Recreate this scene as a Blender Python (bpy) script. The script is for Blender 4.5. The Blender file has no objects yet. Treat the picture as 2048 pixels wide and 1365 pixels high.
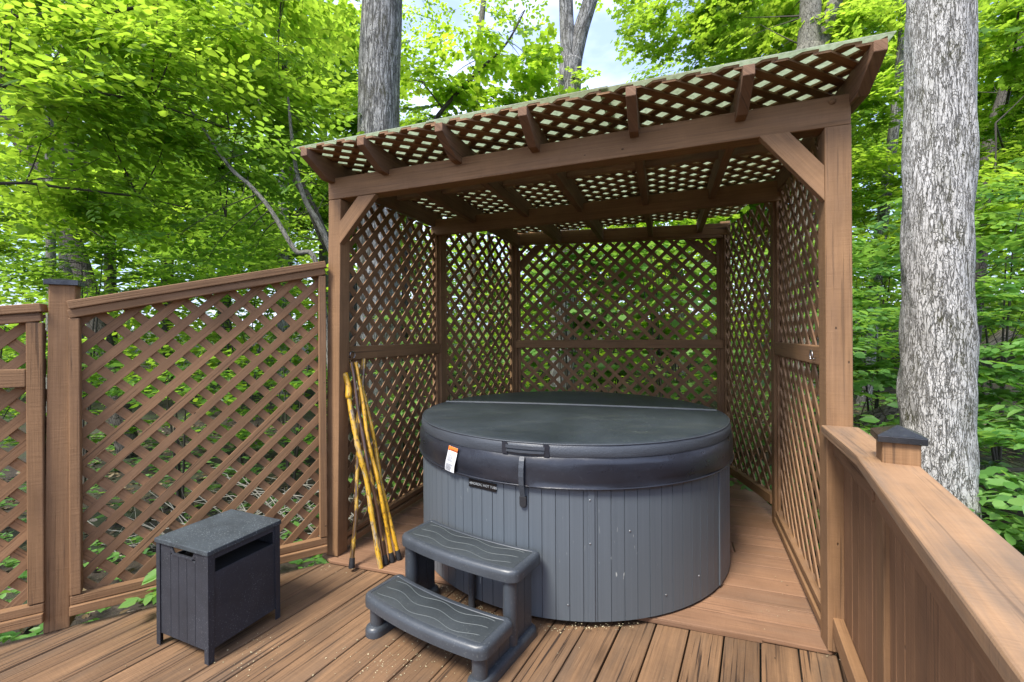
import bpy, bmesh, math, random
import numpy as np
from mathutils import Vector, Matrix
R = math.radians
random.seed(7)
SC = bpy.context.scene
COL = SC.collection

# ------------------------------------------------------------------ camera
cam = bpy.data.cameras.new('camera')
camo = bpy.data.objects.new('camera', cam)
COL.objects.link(camo)
cam.sensor_width = 36.0
cam.lens = 36.0 * 890.0 / 2048.0
cam.shift_y = -10.5 / 2048.0
cam.clip_start = 0.05
cam.clip_end = 300.0
camo.matrix_world = (Matrix.Translation((0, 0, 1.36)) @ Matrix.Rotation(R(90), 4, 'X')
                     @ Matrix.Rotation(-0.006, 4, 'Z'))
SC.camera = camo

# ------------------------------------------------------------------ light
SUN_DIR = Vector((-0.42, -0.50, 0.95)).normalized()       # towards the sun
world = bpy.data.worlds.new('World')
SC.world = world
world.use_nodes = True
wn = world.node_tree
bg = wn.nodes['Background']
sky = wn.nodes.new('ShaderNodeTexSky')
sky.sky_type = 'NISHITA'
sky.sun_disc = False
sky.sun_elevation = math.asin(SUN_DIR.z)
sky.sun_rotation = math.atan2(SUN_DIR.x, SUN_DIR.y)
sky.air_density = 1.0
sky.dust_density = 2.0
# thin high cloud over the blue
tcw = wn.nodes.new('ShaderNodeTexCoord')
mpw = wn.nodes.new('ShaderNodeMapping')
mpw.inputs['Scale'].default_value = (1.0, 1.0, 2.6)
nzw = wn.nodes.new('ShaderNodeTexNoise')
nzw.inputs['Scale'].default_value = 2.3
nzw.inputs['Detail'].default_value = 7
crw = wn.nodes.new('ShaderNodeValToRGB')
crw.color_ramp.elements[0].position = 0.44
crw.color_ramp.elements[1].position = 0.72
mxw = wn.nodes.new('ShaderNodeMix')
mxw.data_type = 'RGBA'
mxw.inputs['B'].default_value = (6.2, 6.6, 7.6, 1)
wn.links.new(tcw.outputs['Generated'], mpw.inputs['Vector'])
wn.links.new(mpw.outputs['Vector'], nzw.inputs['Vector'])
wn.links.new(nzw.outputs['Fac'], crw.inputs['Fac'])
wn.links.new(crw.outputs['Color'], mxw.inputs['Factor'])
mxb = wn.nodes.new('ShaderNodeMix'); mxb.data_type = 'RGBA'
mxb.inputs['Factor'].default_value = 0.6
mxb.inputs['B'].default_value = (2.6, 3.3, 5.6, 1)
wn.links.new(sky.outputs['Color'], mxb.inputs['A'])
wn.links.new(mxb.outputs['Result'], mxw.inputs['A'])
wn.links.new(mxw.outputs['Result'], bg.inputs['Color'])
bg.inputs['Strength'].default_value = 0.15

sl = bpy.data.lights.new('sun', 'SUN')
sl.energy = 3.0
sl.angle = R(16)
sl.color = (1.0, 0.95, 0.86)
so = bpy.data.objects.new('sun', sl)
COL.objects.link(so)
so.rotation_euler = SUN_DIR.to_track_quat('Z', 'Y').to_euler()
so.location = SUN_DIR * 30

SC.view_settings.view_transform = 'Standard'
SC.view_settings.look = 'None'
SC.view_settings.exposure = 1.22
SC.view_settings.gamma = 1.0
SC.view_settings.use_curve_mapping = False
SC.cycles.max_bounces = 8
SC.cycles.diffuse_bounces = 5
SC.cycles.transmission_bounces = 6
SC.cycles.glossy_bounces = 3
SC.cycles.use_denoising = True
SC.cycles.caustics_reflective = False
SC.cycles.caustics_refractive = False

# ------------------------------------------------------------------ materials
class NT:
    """small helper round a material's node tree"""
    def __init__(s, name):
        s.m = bpy.data.materials.new(name)
        s.m.use_nodes = True
        s.t = s.m.node_tree
        s.b = s.t.nodes['Principled BSDF']
        s.out = s.t.nodes['Material Output']
    def n(s, typ, **kw):
        nd = s.t.nodes.new('ShaderNode' + typ)
        for k, v in kw.items():
            if k in nd.inputs.keys():
                nd.inputs[k].default_value = v
            else:
                setattr(nd, k, v)
        return nd
    def l(s, a, b):
        s.t.links.new(a, b)
    def math(s, op, a, b=None, clamp=False):
        nd = s.n('Math', operation=op, use_clamp=clamp)
        for i, v in enumerate((a, b)):
            if v is None: continue
            if isinstance(v, (int, float)): nd.inputs[i].default_value = v
            else: s.l(v, nd.inputs[i])
        return nd.outputs[0]
    def ramp(s, fac, stops):
        nd = s.n('ValToRGB')
        e = nd.color_ramp.elements
        while len(e) < len(stops): e.new(0.5)
        for el, (p, c) in zip(e, stops):
            el.position = p
            el.color = (c, c, c, 1) if isinstance(c, (int, float)) else (*c, 1)
        s.l(fac, nd.inputs['Fac'])
        return nd.outputs['Color']
    def mix(s, fac, a, b, mode='MIX'):
        nd = s.n('Mix', data_type='RGBA', blend_type=mode)
        for key, v in (('Factor', fac), ('A', a), ('B', b)):
            if isinstance(v, (int, float)): nd.inputs[key].default_value = v
            elif isinstance(v, tuple): nd.inputs[key].default_value = (*v, 1)
            else: s.l(v, nd.inputs[key])
        return nd.outputs['Result']
    def noise(s, vec, scale, detail=4, rough=0.55, dist=0.0):
        nd = s.n('TexNoise', Scale=scale, Detail=detail, Roughness=rough, Distortion=dist)
        if vec is not None: s.l(vec, nd.inputs['Vector'])
        return nd.outputs['Fac']
    def scaled(s, vec, sc):
        nd = s.n('Mapping')
        nd.inputs['Scale'].default_value = sc
        s.l(vec, nd.inputs['Vector'])
        return nd.outputs['Vector']
    def bump(s, h, strength, dist=0.01):
        nd = s.n('Bump', Strength=strength, Distance=dist)
        s.l(h, nd.inputs['Height'])
        s.l(nd.outputs['Normal'], s.b.inputs['Normal'])
    def obj(s):
        return s.n('TexCoord').outputs['Object']
    def uv(s):
        return s.n('TexCoord').outputs['UV']

def wood(name, light, dark, crack=0.0, wear=None, wear_amt=0.0, grain=0.5, rough=0.75, knots=0.5, tonevar=0.2, wthr=0.46, pits=0.8, wvar=0.85):
    """stained sawn timber; UV.x runs along the board in metres, UV.y = 10*board number + metres across"""
    k = NT(name)
    uv = k.uv()
    sep = k.n('SeparateXYZ'); k.l(uv, sep.inputs[0])
    bid = k.math('FLOOR', k.math('DIVIDE', k.math('ADD', sep.outputs['Y'], 5.0), 10.0))
    wn_ = k.n('TexWhiteNoise', noise_dimensions='1D'); k.l(bid, wn_.inputs['W'])
    rnd = wn_.outputs['Value']
    g1 = k.noise(k.scaled(uv, (2.6, 105, 1)), 1.0, 5, 0.65)
    g2 = k.noise(k.scaled(uv, (0.8, 13, 1)), 1.0, 4, 0.55, 1.4)
    g3 = k.noise(k.scaled(uv, (7, 9, 1)), 1.0, 3, 0.5)
    f = k.math('ADD', k.math('MULTIPLY', g1, 0.55), k.math('MULTIPLY', g2, 0.45))
    f = k.math('ADD', k.math('MULTIPLY', k.math('SUBTRACT', f, 0.5), 1.0 + grain * 2.5), 0.5, True)
    col = k.mix(f, dark, light)
    # board to board difference
    tn = k.math('ADD', k.math('MULTIPLY', rnd, tonevar * 2), 1.0 - tonevar)
    cmb = k.n('CombineColor'); 
    for i in range(3): k.l(tn, cmb.inputs[i])
    col = k.mix(1.0, col, cmb.outputs[0], 'MULTIPLY')
    col = k.mix(k.math('MULTIPLY', k.ramp(g3, [(0.35, 0.0), (0.75, 1.0)]), 0.22), col, dark)
    if wear:
        w = k.noise(k.scaled(uv, (1.1, 6.5, 1)), 1.3, 5, 0.65, 0.6)
        wb = k.noise(k.obj(), 1.6, 4, 0.6)
        wf = k.ramp(k.math('ADD', k.math('MULTIPLY', w, 0.6), k.math('MULTIPLY', wb, 0.4)), [(wthr, 0.0), (wthr + 0.2, 1.0)])
        bw = k.n('TexWhiteNoise', noise_dimensions='1D'); k.l(k.math('ADD', bid, 0.37), bw.inputs['W'])
        wf = k.math('MULTIPLY', wf, k.math('ADD', k.math('MULTIPLY', bw.outputs['Value'], wvar), 1.1 - wvar), True)
        col = k.mix(k.math('MULTIPLY', wf, wear_amt), col, wear)
    h = k.math('ADD', k.math('MULTIPLY', g1, 0.7), k.math('MULTIPLY', g2, 0.3))
    if crack > 0:
        c1 = k.noise(k.scaled(uv, (1.7, 88, 1)), 1.0, 3, 0.5, 0.25)
        cm = k.noise(k.scaled(uv, (0.9, 7, 1)), 1.0, 2)
        cf = k.math('MULTIPLY', k.ramp(c1, [(0.575, 0.0), (0.65, 1.0)]), k.ramp(cm, [(0.40, 0.0), (0.55, 1.0)]))
        cw = k.n('TexWhiteNoise', noise_dimensions='1D'); k.l(k.math('ADD', bid, 0.71), cw.inputs['W'])
        cf = k.math('MULTIPLY', cf, k.math('ADD', k.math('MULTIPLY', cw.outputs['Value'], crack), crack * 0.25), True)
        col = k.mix(cf, col, (0.035, 0.022, 0.015))
        h = k.math('SUBTRACT', h, k.math('MULTIPLY', cf, 0.9))
    if knots > 0:
        vo = k.n('TexVoronoi', feature='F1', Scale=1.0)
        k.l(k.scaled(uv, (1.3, 7.0, 1)), vo.inputs['Vector'])
        kf = k.ramp(vo.outputs['Distance'], [(0.05, 1.0), (0.13, 0.0)])
        vs = k.n('SeparateColor'); k.l(vo.outputs['Color'], vs.inputs[0])
        kf = k.math('MULTIPLY', kf, k.math('GREATER_THAN', vs.outputs[0], 0.72))
        col = k.mix(k.math('MULTIPLY', kf, knots), col, tuple(v * 0.3 for v in dark))
    # broad fading of the stain, sawn texture, nail and pin holes
    bl = k.ramp(k.noise(k.obj(), 2.3, 5, 0.65), [(0.30, 0.80), (0.70, 1.14)])
    col = k.mix(1.0, col, bl, 'MULTIPLY')
    saw = k.noise(k.scaled(uv, (150, 10, 1)), 1.0, 2, 0.5)
    col = k.mix(k.math('MULTIPLY', k.ramp(saw, [(0.50, 0.0), (0.70, 1.0)]), 0.16), col, dark)
    if pits > 0:
        vp = k.n('TexVoronoi', feature='F1', Scale=1.0); k.l(k.scaled(uv, (11, 22, 1)), vp.inputs['Vector'])
        ps = k.n('SeparateColor'); k.l(vp.outputs['Color'], ps.inputs[0])
        pf = k.math('MULTIPLY', k.ramp(vp.outputs['Distance'], [(0.045, 1.0), (0.085, 0.0)]), k.math('GREATER_THAN', ps.outputs[1], 0.78))
        col = k.mix(k.math('MULTIPLY', pf, pits), col, (0.030, 0.020, 0.014))
        h = k.math('SUBTRACT', h, pf)
    h = k.math('ADD', h, k.math('MULTIPLY', saw, 0.35))
    k.l(col, k.b.inputs['Base Color'])
    k.b.inputs['Roughness'].default_value = rough
    k.b.inputs['Specular IOR Level'].default_value = 0.3
    k.bump(h, 0.7, 0.004)
    return k.m

M = {}
M['wood'] = wood('stained_wood', (0.315, 0.178, 0.086), (0.165, 0.088, 0.041), 0.6, (0.22, 0.135, 0.088), 0.45, 0.55, knots=0.85, tonevar=0.10)
M['lattice'] = wood('lattice_wood', (0.320, 0.180, 0.089), (0.180, 0.097, 0.047), 0.5, (0.25, 0.155, 0.102), 0.45, 0.5, knots=0.35, tonevar=0.18)
M['deck'] = wood('deck_wood', (0.255, 0.146, 0.074), (0.112, 0.064, 0.035), 1.5, (0.092, 0.066, 0.046), 1.0, 0.9, knots=0.5, tonevar=0.17)
M['platform'] = wood('platform_wood', (0.285, 0.160, 0.090), (0.180, 0.096, 0.056), 0.4, (0.20, 0.135, 0.095), 0.6, 0.5, knots=0.25, tonevar=0.17)
M['cap'] = wood('rail_cap_wood', (0.370, 0.222, 0.118), (0.235, 0.134, 0.070), 0.5, (0.112, 0.092, 0.074), 0.95, 0.55, knots=0.4, tonevar=0.03, wthr=0.44, wvar=0.1)
M['railwall'] = wood('rail_wall_wood', (0.300, 0.163, 0.082), (0.165, 0.085, 0.042), 0.45, (0.17, 0.098, 0.06), 0.5, 0.6, knots=0.2, tonevar=0.14, pits=0.5)
M['rafter'] = wood('rafter_wood', (0.255, 0.140, 0.078), (0.125, 0.066, 0.036), 0.5, (0.18, 0.135, 0.10), 0.5, 0.6, knots=0.4, tonevar=0.12)

def plain(name, col, rough=0.5, metal=0.0, var=0.15, scale=8.0, bump=0.0, bscale=60.0, spec=0.5, speck=None, speck_amt=0.0, sscale=90.0):
    k = NT(name)
    o = k.obj()
    nz = k.noise(o, scale, 5, 0.6)
    lo = tuple(c * (1 - var) for c in col); hi = tuple(min(1, c * (1 + var)) for c in col)
    c = k.mix(k.ramp(nz, [(0.3, 0.0), (0.7, 1.0)]), lo, hi)
    if speck:
        s1 = k.noise(o, sscale, 2, 0.5)
        s2 = k.noise(o, 5.0, 3, 0.6)
        sf = k.math('MULTIPLY', k.ramp(s1, [(0.62, 0.0), (0.68, 1.0)]), k.ramp(s2, [(0.35, 0.1), (0.65, 1.0)]))
        c = k.mix(k.math('MULTIPLY', sf, speck_amt), c, speck)
    k.l(c, k.b.inputs['Base Color'])
    rr = k.math('ADD', k.math('MULTIPLY', k.noise(o, scale * 3, 3), 0.2), rough - 0.1)
    k.l(rr, k.b.inputs['Roughness'])
    k.b.inputs['Metallic'].default_value = metal
    k.b.inputs['Specular IOR Level'].default_value = spec
    if bump > 0:
        k.bump(k.noise(o, bscale, 4, 0.6), bump, 0.003)
    return k.m

M['black_metal'] = plain('black_cap_metal', (0.060, 0.062, 0.068), 0.30, 0.8, 0.3, 20, 0.15, 90, 0.6, (0.25, 0.26, 0.2), 0.25, 70)
M['bin'] = plain('bin_plastic', (0.024, 0.026, 0.033), 0.62, 0, 0.25, 6, 0.25, 220, 0.4, (0.20, 0.22, 0.23), 0.35, 170)
M['bin_lid'] = plain('bin_lid_plastic', (0.038, 0.047, 0.053), 0.68, 0, 0.3, 9, 0.3, 200, 0.4, (0.30, 0.34, 0.35), 0.6, 160)
M['shaded_inside'] = plain('bin_inside_shade', (0.008, 0.008, 0.009), 0.9, 0, 0.1)  # near black: shade inside the box put into the colour
M['tread'] = plain('step_tread_plastic', (0.031, 0.037, 0.040), 0.55, 0, 0.18, 7, 0.2, 140, 0.5, (0.22, 0.24, 0.22), 0.2, 120)
M['step'] = plain('step_plastic', (0.043, 0.050, 0.059), 0.38, 0, 0.15, 7, 0.05, 120, 0.5, (0.30, 0.32, 0.29), 0.22, 130)
M['groove'] = plain('step_groove', (0.075, 0.086, 0.086), 0.5, 0, 0.1)
M['vinyl_skirt'] = plain('cover_skirt_vinyl', (0.016, 0.018, 0.025), 0.30, 0, 0.2, 5, 0.4, 22, 0.55, (0.2, 0.21, 0.22), 0.05, 60)
M['seam'] = plain('fold_seam_lit_vinyl', (0.115, 0.125, 0.135), 0.4, 0, 0.15)  # paler than the cover vinyl: light on the ridge put into its colour
M['rubber'] = plain('black_rubber', (0.012, 0.012, 0.014), 0.7, 0, 0.2)
M['steel'] = plain('steel_hook', (0.30, 0.30, 0.31), 0.3, 0.9, 0.1)
M['screw'] = plain('screw_head', (0.30, 0.31, 0.32), 0.35, 0.8, 0.1)
M['plate'] = plain('nameplate_black', (0.006, 0.006, 0.007), 0.3, 0, 0.1)
M['plate_text'] = plain('nameplate_lettering', (0.30, 0.32, 0.33), 0.4, 0, 0.05)
M['tag'] = plain('tag_white', (0.72, 0.73, 0.74), 0.5, 0, 0.05)
M['tag_orange'] = plain('tag_orange', (0.75, 0.17, 0.02), 0.5, 0, 0.05)
M['tag_ink'] = plain('tag_ink', (0.05, 0.05, 0.055), 0.6, 0, 0.05)
M['stick_tip'] = M['rubber']

def mat_cover():
    k = NT('cover_top_vinyl')
    o = k.obj()
    nz = k.noise(o, 2.2, 5, 0.6, 0.5)
    c = k.mix(k.ramp(nz, [(0.3, 0.0), (0.72, 1.0)]), (0.014, 0.019, 0.023), (0.030, 0.039, 0.046))
    d = k.noise(k.scaled(o, (1.0, 3.0, 1.0)), 3.0, 5, 0.7)
    c = k.mix(k.math('MULTIPLY', k.ramp(d, [(0.52, 0.0), (0.8, 1.0)]), 0.35), c, (0.07, 0.075, 0.06))
    s1 = k.noise(o, 75, 1, 0.4); s2 = k.noise(o, 2.6, 3, 0.6)
    sf = k.math('MULTIPLY', k.ramp(s1, [(0.72, 0.0), (0.76, 1.0)]), k.ramp(s2, [(0.52, 0.0), (0.66, 1.0)]))
    c = k.mix(k.math('MULTIPLY', sf, 0.7), c, (0.24, 0.26, 0.24))
    k.l(c, k.b.inputs['Base Color'])
    k.l(k.ramp(nz, [(0.2, 0.42), (0.8, 0.62)]), k.b.inputs['Roughness'])
    h = k.math('ADD', k.noise(o, 130, 3), k.math('MULTIPLY', k.noise(o, 4.0, 3), 2.0))
    k.bump(h, 0.3, 0.004)
    return k.m
M['cover'] = mat_cover()

def mat_vinyl_side():
    k = NT('cover_side_vinyl')
    o = k.obj()
    nz = k.noise(k.scaled(o, (1, 1, 3)), 3.5, 5, 0.6)
    c = k.mix(nz, (0.030, 0.036, 0.045), (0.062, 0.070, 0.082))
    k.l(c, k.b.inputs['Base Color'])
    k.b.inputs['Roughness'].default_value = 0.45
    h = k.math('ADD', k.noise(o, 150, 3), k.math('MULTIPLY', k.noise(k.scaled(o, (1, 1, 2.2)), 9.0, 3), 1.6))
    k.bump(h, 0.35, 0.004)
    return k.m
M['vinyl_side'] = mat_vinyl_side()

def mat_cabinet():
    k = NT('tub_cabinet_panels')
    o = k.obj()
    st = k.noise(k.scaled(o, (130, 130, 0.9)), 1.0, 3, 0.6)
    big = k.noise(o, 2.0, 4, 0.6)
    c = k.mix(k.ramp(st, [(0.2, 0.0), (0.8, 1.0)]), (0.080, 0.096, 0.112), (0.108, 0.127, 0.146))
    c = k.mix(k.math('MULTIPLY', big, 0.3), c, (0.055, 0.066, 0.078))
    # pollen dust streaks
    sp = k.noise(k.scaled(o, (60, 60, 14)), 1.0, 2)
    sp2 = k.noise(k.scaled(o, (4, 4, 2)), 1.0, 3)
    sf = k.math('MULTIPLY', k.ramp(sp, [(0.70, 0.0), (0.74, 1.0)]), k.ramp(sp2, [(0.5, 0.0), (0.62, 1.0)]))
    c = k.mix(k.math('MULTIPLY', sf, 0.8), c, (0.42, 0.44, 0.42))
    k.l(c, k.b.inputs['Base Color'])
    k.b.inputs['Roughness'].default_value = 0.48
    k.bump(st, 0.12, 0.002)
    return k.m
M['cabinet'] = mat_cabinet()

def mat_bark(name, light, dark, cell=38.0, stretch=0.33, moss=0.3, fiss=0.5, mosscol=(0.075, 0.072, 0.022)):
    """bark: UV.x = metres round the trunk, UV.y = metres up"""
    k = NT(name)
    uv = k.uv()
    ds = k.n('TexNoise', Scale=16.0, Detail=3); k.l(uv, ds.inputs['Vector'])
    vm = k.n('VectorMath', operation='SCALE'); k.l(ds.outputs['Color'], vm.inputs[0]); vm.inputs['Scale'].default_value = 0.030
    va = k.n('VectorMath', operation='ADD'); k.l(uv, va.inputs[0]); k.l(vm.outputs[0], va.inputs[1])
    v = k.scaled(va.outputs[0], (cell, cell * stretch, 1))
    vo = k.n('TexVoronoi', feature='DISTANCE_TO_EDGE', Scale=1.0, Randomness=0.9); k.l(v, vo.inputs['Vector'])
    vc = k.n('TexVoronoi', feature='F1', Scale=1.0, Randomness=0.9); k.l(v, vc.inputs['Vector'])
    e = vo.outputs['Distance']
    fine = k.noise(k.scaled(uv, (55, 22, 1)), 1.0, 6, 0.7)
    tone = k.n('SeparateColor'); k.l(vc.outputs['Color'], tone.inputs[0])
    big = k.noise(uv, 3.0, 4, 0.6)
    a = k.math('ADD', k.math('MULTIPLY', fine, 0.55), k.math('MULTIPLY', tone.outputs[0], 0.3))
    a = k.math('ADD', a, k.math('MULTIPLY', big, 0.3))
    mid = tuple(0.45 * x + 0.55 * y for x, y in zip(light, dark))
    c = k.mix(k.ramp(a, [(0.30, 0.0), (0.72, 1.0)]), mid, light)
    wd = k.math('ADD', k.math('MULTIPLY', k.noise(uv, 9.0, 3), 0.24), -0.03)
    cr = k.math('SUBTRACT', 1.0, k.math('DIVIDE', e, k.math('MAXIMUM', wd, 0.03)), True)
    cr = k.math('MULTIPLY', cr, k.ramp(k.noise(k.scaled(uv, (20, 12, 1)), 1.0, 4), [(0.36, fiss * 0.5), (0.56, 1.0)]))
    c = k.mix(k.math('MULTIPLY', cr, 0.92), c, dark)
    mz = k.noise(k.scaled(uv, (6, 3.0, 1)), 1.0, 6, 0.72)
    mf = k.math('MULTIPLY', k.ramp(mz, [(0.56, 0.0), (0.70, 1.0)]), k.ramp(fine, [(0.40, 0.15), (0.62, 1.0)]))
    c = k.mix(k.math('MULTIPLY', mf, moss, True), c, mosscol)
    k.l(c, k.b.inputs['Base Color'])
    k.b.inputs['Roughness'].default_value = 0.9
    k.b.inputs['Specular IOR Level'].default_value = 0.2
    h = k.math('ADD', k.math('MULTIPLY', k.math('SUBTRACT', 1.0, cr), 1.0), k.math('MULTIPLY', fine, 0.5))
    k.bump(h, 1.0, 0.012)
    return k.m
def mat_furrow(name, light, mid, dark, fx=26.0, fy=4.5, width=0.045, moss=0.6, mosscol=(0.075, 0.072, 0.022)):
    """furrowed bark: long vertical fissures, short cross cracks, lichen-pale ridges"""
    k = NT(name)
    uv = k.uv()
    n1 = k.noise(k.scaled(uv, (fx, fy, 1)), 1.0, 4, 0.62, 0.5)
    rd = k.math('ABSOLUTE', k.math('SUBTRACT', n1, 0.5))
    wv = k.math('ADD', k.math('MULTIPLY', k.noise(uv, 7.0, 3), width * 1.6), width * 0.2)
    c1 = k.math('SUBTRACT', 1.0, k.math('DIVIDE', rd, wv), True)
    ds = k.n('TexNoise', Scale=22.0, Detail=3); k.l(uv, ds.inputs['Vector'])
    vm = k.n('VectorMath', operation='SCALE'); k.l(ds.outputs['Color'], vm.inputs[0]); vm.inputs['Scale'].default_value = 0.03
    va = k.n('VectorMath', operation='ADD'); k.l(uv, va.inputs[0]); k.l(vm.outputs[0], va.inputs[1])
    vo = k.n('TexVoronoi', feature='DISTANCE_TO_EDGE', Scale=1.0, Randomness=1.0); k.l(k.scaled(va.outputs[0], (fx * 2.0, fx * 0.85, 1)), vo.inputs['Vector'])
    c2 = k.math('SUBTRACT', 1.0, k.math('DIVIDE', vo.outputs['Distance'], 0.085), True)
    c2 = k.math('MULTIPLY', c2, k.ramp(k.noise(k.scaled(uv, (14, 9, 1)), 1.0, 4), [(0.38, 0.0), (0.60, 0.85)]))
    cr = k.math('MAXIMUM', c1, c2)
    fine = k.noise(k.scaled(uv, (70, 34, 1)), 1.0, 6, 0.75)
    big = k.noise(k.scaled(uv, (3, 2, 1)), 1.0, 4, 0.6)
    a = k.math('ADD', k.math('MULTIPLY', fine, 0.65), k.math('MULTIPLY', big, 0.35))
    c = k.mix(k.ramp(a, [(0.34, 0.0), (0.60, 1.0)]), mid, light)
    c = k.mix(k.math('MULTIPLY', cr, 0.9), c, dark)
    mz = k.noise(k.scaled(uv, (5.5, 2.6, 1)), 1.0, 6, 0.72)
    mf = k.math('MULTIPLY', k.ramp(mz, [(0.50, 0.0), (0.66, 1.0)]), k.math('ADD', k.math('MULTIPLY', cr, 0.8), k.ramp(fine, [(0.42, 0.0), (0.66, 0.8)])), True)
    c = k.mix(k.math('MULTIPLY', mf, moss, True), c, mosscol)
    k.l(c, k.b.inputs['Base Color'])
    k.b.inputs['Roughness'].default_value = 0.9
    k.b.inputs['Specular IOR Level'].default_value = 0.2
    h = k.math('ADD', k.math('SUBTRACT', 1.0, cr), k.math('MULTIPLY', fine, 0.6))
    k.bump(h, 1.0, 0.010)
    return k.m
M['bark_big'] = mat_furrow('pale_furrowed_bark', (0.58, 0.565, 0.54), (0.34, 0.33, 0.305), (0.085, 0.076, 0.056), 32, 6.0, 0.044, 1.0)
M['bark_grey'] = mat_furrow('grey_lichen_bark', (0.40, 0.395, 0.375), (0.17, 0.165, 0.15), (0.028, 0.026, 0.022), 20, 2.6, 0.075, 0.6)
M['bark_dark'] = mat_bark('dark_bark', (0.105, 0.095, 0.080), (0.022, 0.019, 0.015), 40, 0.25, 0.4)
M['bark_thin'] = mat_bark('sapling_bark', (0.25, 0.24, 0.20), (0.08, 0.075, 0.055), 60, 0.2, 0.5)

def mat_twig():
    k = NT('twig_bark')
    c = k.mix(k.noise(k.obj(), 14, 3), (0.030, 0.025, 0.018), (0.085, 0.073, 0.055))
    k.l(c, k.b.inputs['Base Color'])
    k.b.inputs['Roughness'].default_value = 0.9
    return k.m
M['twig'] = mat_twig()

def mat_leaf(name, dark, mid, bright, trans, tr=0.5):
    k = NT(name)
    uv = k.uv()
    sep = k.n('SeparateXYZ'); k.l(uv, sep.inputs[0])
    c = k.ramp(sep.outputs['X'], [(0.0, dark), (0.5, mid), (1.0, bright)])
    k.l(c, k.b.inputs['Base Color'])
    k.b.inputs['Roughness'].default_value = 0.42
    k.b.inputs['Specular IOR Level'].default_value = 0.45
    t = k.n('BsdfTranslucent')
    tc = k.mix(sep.outputs['Y'], trans, tuple(v * 0.55 for v in trans))
    k.l(tc, t.inputs['Color'])
    ms = k.n('MixShader'); ms.inputs[0].default_value = tr
    k.l(k.b.outputs[0], ms.inputs[1]); k.l(t.outputs[0], ms.inputs[2])
    k.l(ms.outputs[0], k.out.inputs['Surface'])
    return k.m
M['leaf'] = mat_leaf('leaf_green', (0.030, 0.090, 0.012), (0.072, 0.176, 0.019), (0.140, 0.280, 0.032), (0.42, 0.70, 0.06), 0.55)
M['leaf_bright'] = mat_leaf('leaf_yellow_green', (0.040, 0.112, 0.012), (0.096, 0.215, 0.019), (0.180, 0.320, 0.032), (0.54, 0.80, 0.06), 0.60)
M['leaf_glow'] = mat_leaf('leaf_thin_bright', (0.045, 0.120, 0.012), (0.100, 0.220, 0.018), (0.180, 0.320, 0.030), (0.56, 0.82, 0.05), 0.68)
M['leaf_under'] = mat_leaf('leaf_understory', (0.034, 0.110, 0.022), (0.105, 0.240, 0.050), (0.215, 0.390, 0.105), (0.40, 0.70, 0.09), 0.45)
M['litter'] = mat_leaf('dry_leaf', (0.045, 0.028, 0.016), (0.120, 0.078, 0.045), (0.240, 0.180, 0.115), (0.12, 0.07, 0.03), 0.1)

def mat_ground():
    k = NT('forest_floor')
    o = k.obj()
    a = k.noise(o, 5.0, 8, 0.7); b = k.noise(o, 26.0, 5, 0.7)
    f = k.math('ADD', k.math('MULTIPLY', a, 0.5), k.math('MULTIPLY', b, 0.5))
    c = k.ramp(f, [(0.32, (0.010, 0.007, 0.005)), (0.52, (0.036, 0.025, 0.016)), (0.70, (0.085, 0.062, 0.040))])
    g = k.noise(o, 1.1, 5, 0.65)
    c = k.mix(k.math('MULTIPLY', k.ramp(g, [(0.48, 0.0), (0.62, 1.0)]), 0.6), c, (0.030, 0.060, 0.016))
    k.l(c, k.b.inputs['Base Color'])
    k.b.inputs['Roughness'].default_value = 0.95
    k.bump(f, 1.0, 0.05)
    return k.m
M['ground'] = mat_ground()

def mat_roof():
    k = NT('frosted_roof_sheet')
    o = k.obj()
    n1 = k.noise(o, 5.0, 5, 0.65); n2 = k.noise(o, 55.0, 4, 0.6)
    c = k.mix(n1, (0.48, 0.54, 0.43), (0.66, 0.70, 0.57))
    c = k.mix(k.math('MULTIPLY', k.ramp(n2, [(0.45, 0.0), (0.7, 1.0)]), 0.45), c, (0.22, 0.26, 0.17))
    mt = k.noise(o, 1.7, 4, 0.6)
    c = k.mix(k.math('MULTIPLY', k.ramp(mt, [(0.5, 0.0), (0.75, 1.0)]), 0.5), c, (0.36, 0.34, 0.20))
    k.l(c, k.b.inputs['Base Color'])
    k.b.inputs['Roughness'].default_value = 0.5
    t = k.n('BsdfTranslucent'); k.l(c, t.inputs['Color'])
    ms = k.n('MixShader'); ms.inputs[0].default_value = 0.72
    k.l(k.b.outputs[0], ms.inputs[1]); k.l(t.outputs[0], ms.inputs[2])
    k.l(ms.outputs[0], k.out.inputs['Surface'])
    k.bump(n2, 0.3, 0.003)
    return k.m
M['roof'] = mat_roof()

def mat_stick(name, a, b, cpos, rough=0.3):
    k = NT(name)
    uv = k.uv()
    n = k.noise(k.scaled(uv, (18, 7, 1)), 1.0, 4, 0.6, 0.6)
    c = k.ramp(n, [(cpos - 0.04, a), (cpos + 0.04, b)])
    d = k.noise(k.scaled(uv, (60, 30, 1)), 1.0, 3)
    c = k.mix(k.math('MULTIPLY', k.ramp(d, [(0.53, 0.0), (0.66, 1.0)]), 0.85), c, (0.075, 0.035, 0.012))
    k.l(c, k.b.inputs['Base Color'])
    k.b.inputs['Roughness'].default_value = rough
    k.b.inputs['Coat Weight'].default_value = 0.4
    k.bump(n, 0.4, 0.004)
    return k.m
M['stick_yellow'] = mat_stick('varnished_yellow_stick', (0.30, 0.125, 0.012), (0.58, 0.32, 0.020), 0.36)
M['stick_mixed'] = mat_stick('half_peeled_stick', (0.085, 0.048, 0.020), (0.46, 0.28, 0.035), 0.50)
M['stick_dark'] = mat_stick('barked_dark_stick', (0.055, 0.026, 0.013), (0.48, 0.28, 0.035), 0.585)
M['stick_pale'] = mat_stick('grey_yellow_stick', (0.34, 0.27, 0.17), (0.55, 0.32, 0.025), 0.43)
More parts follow.
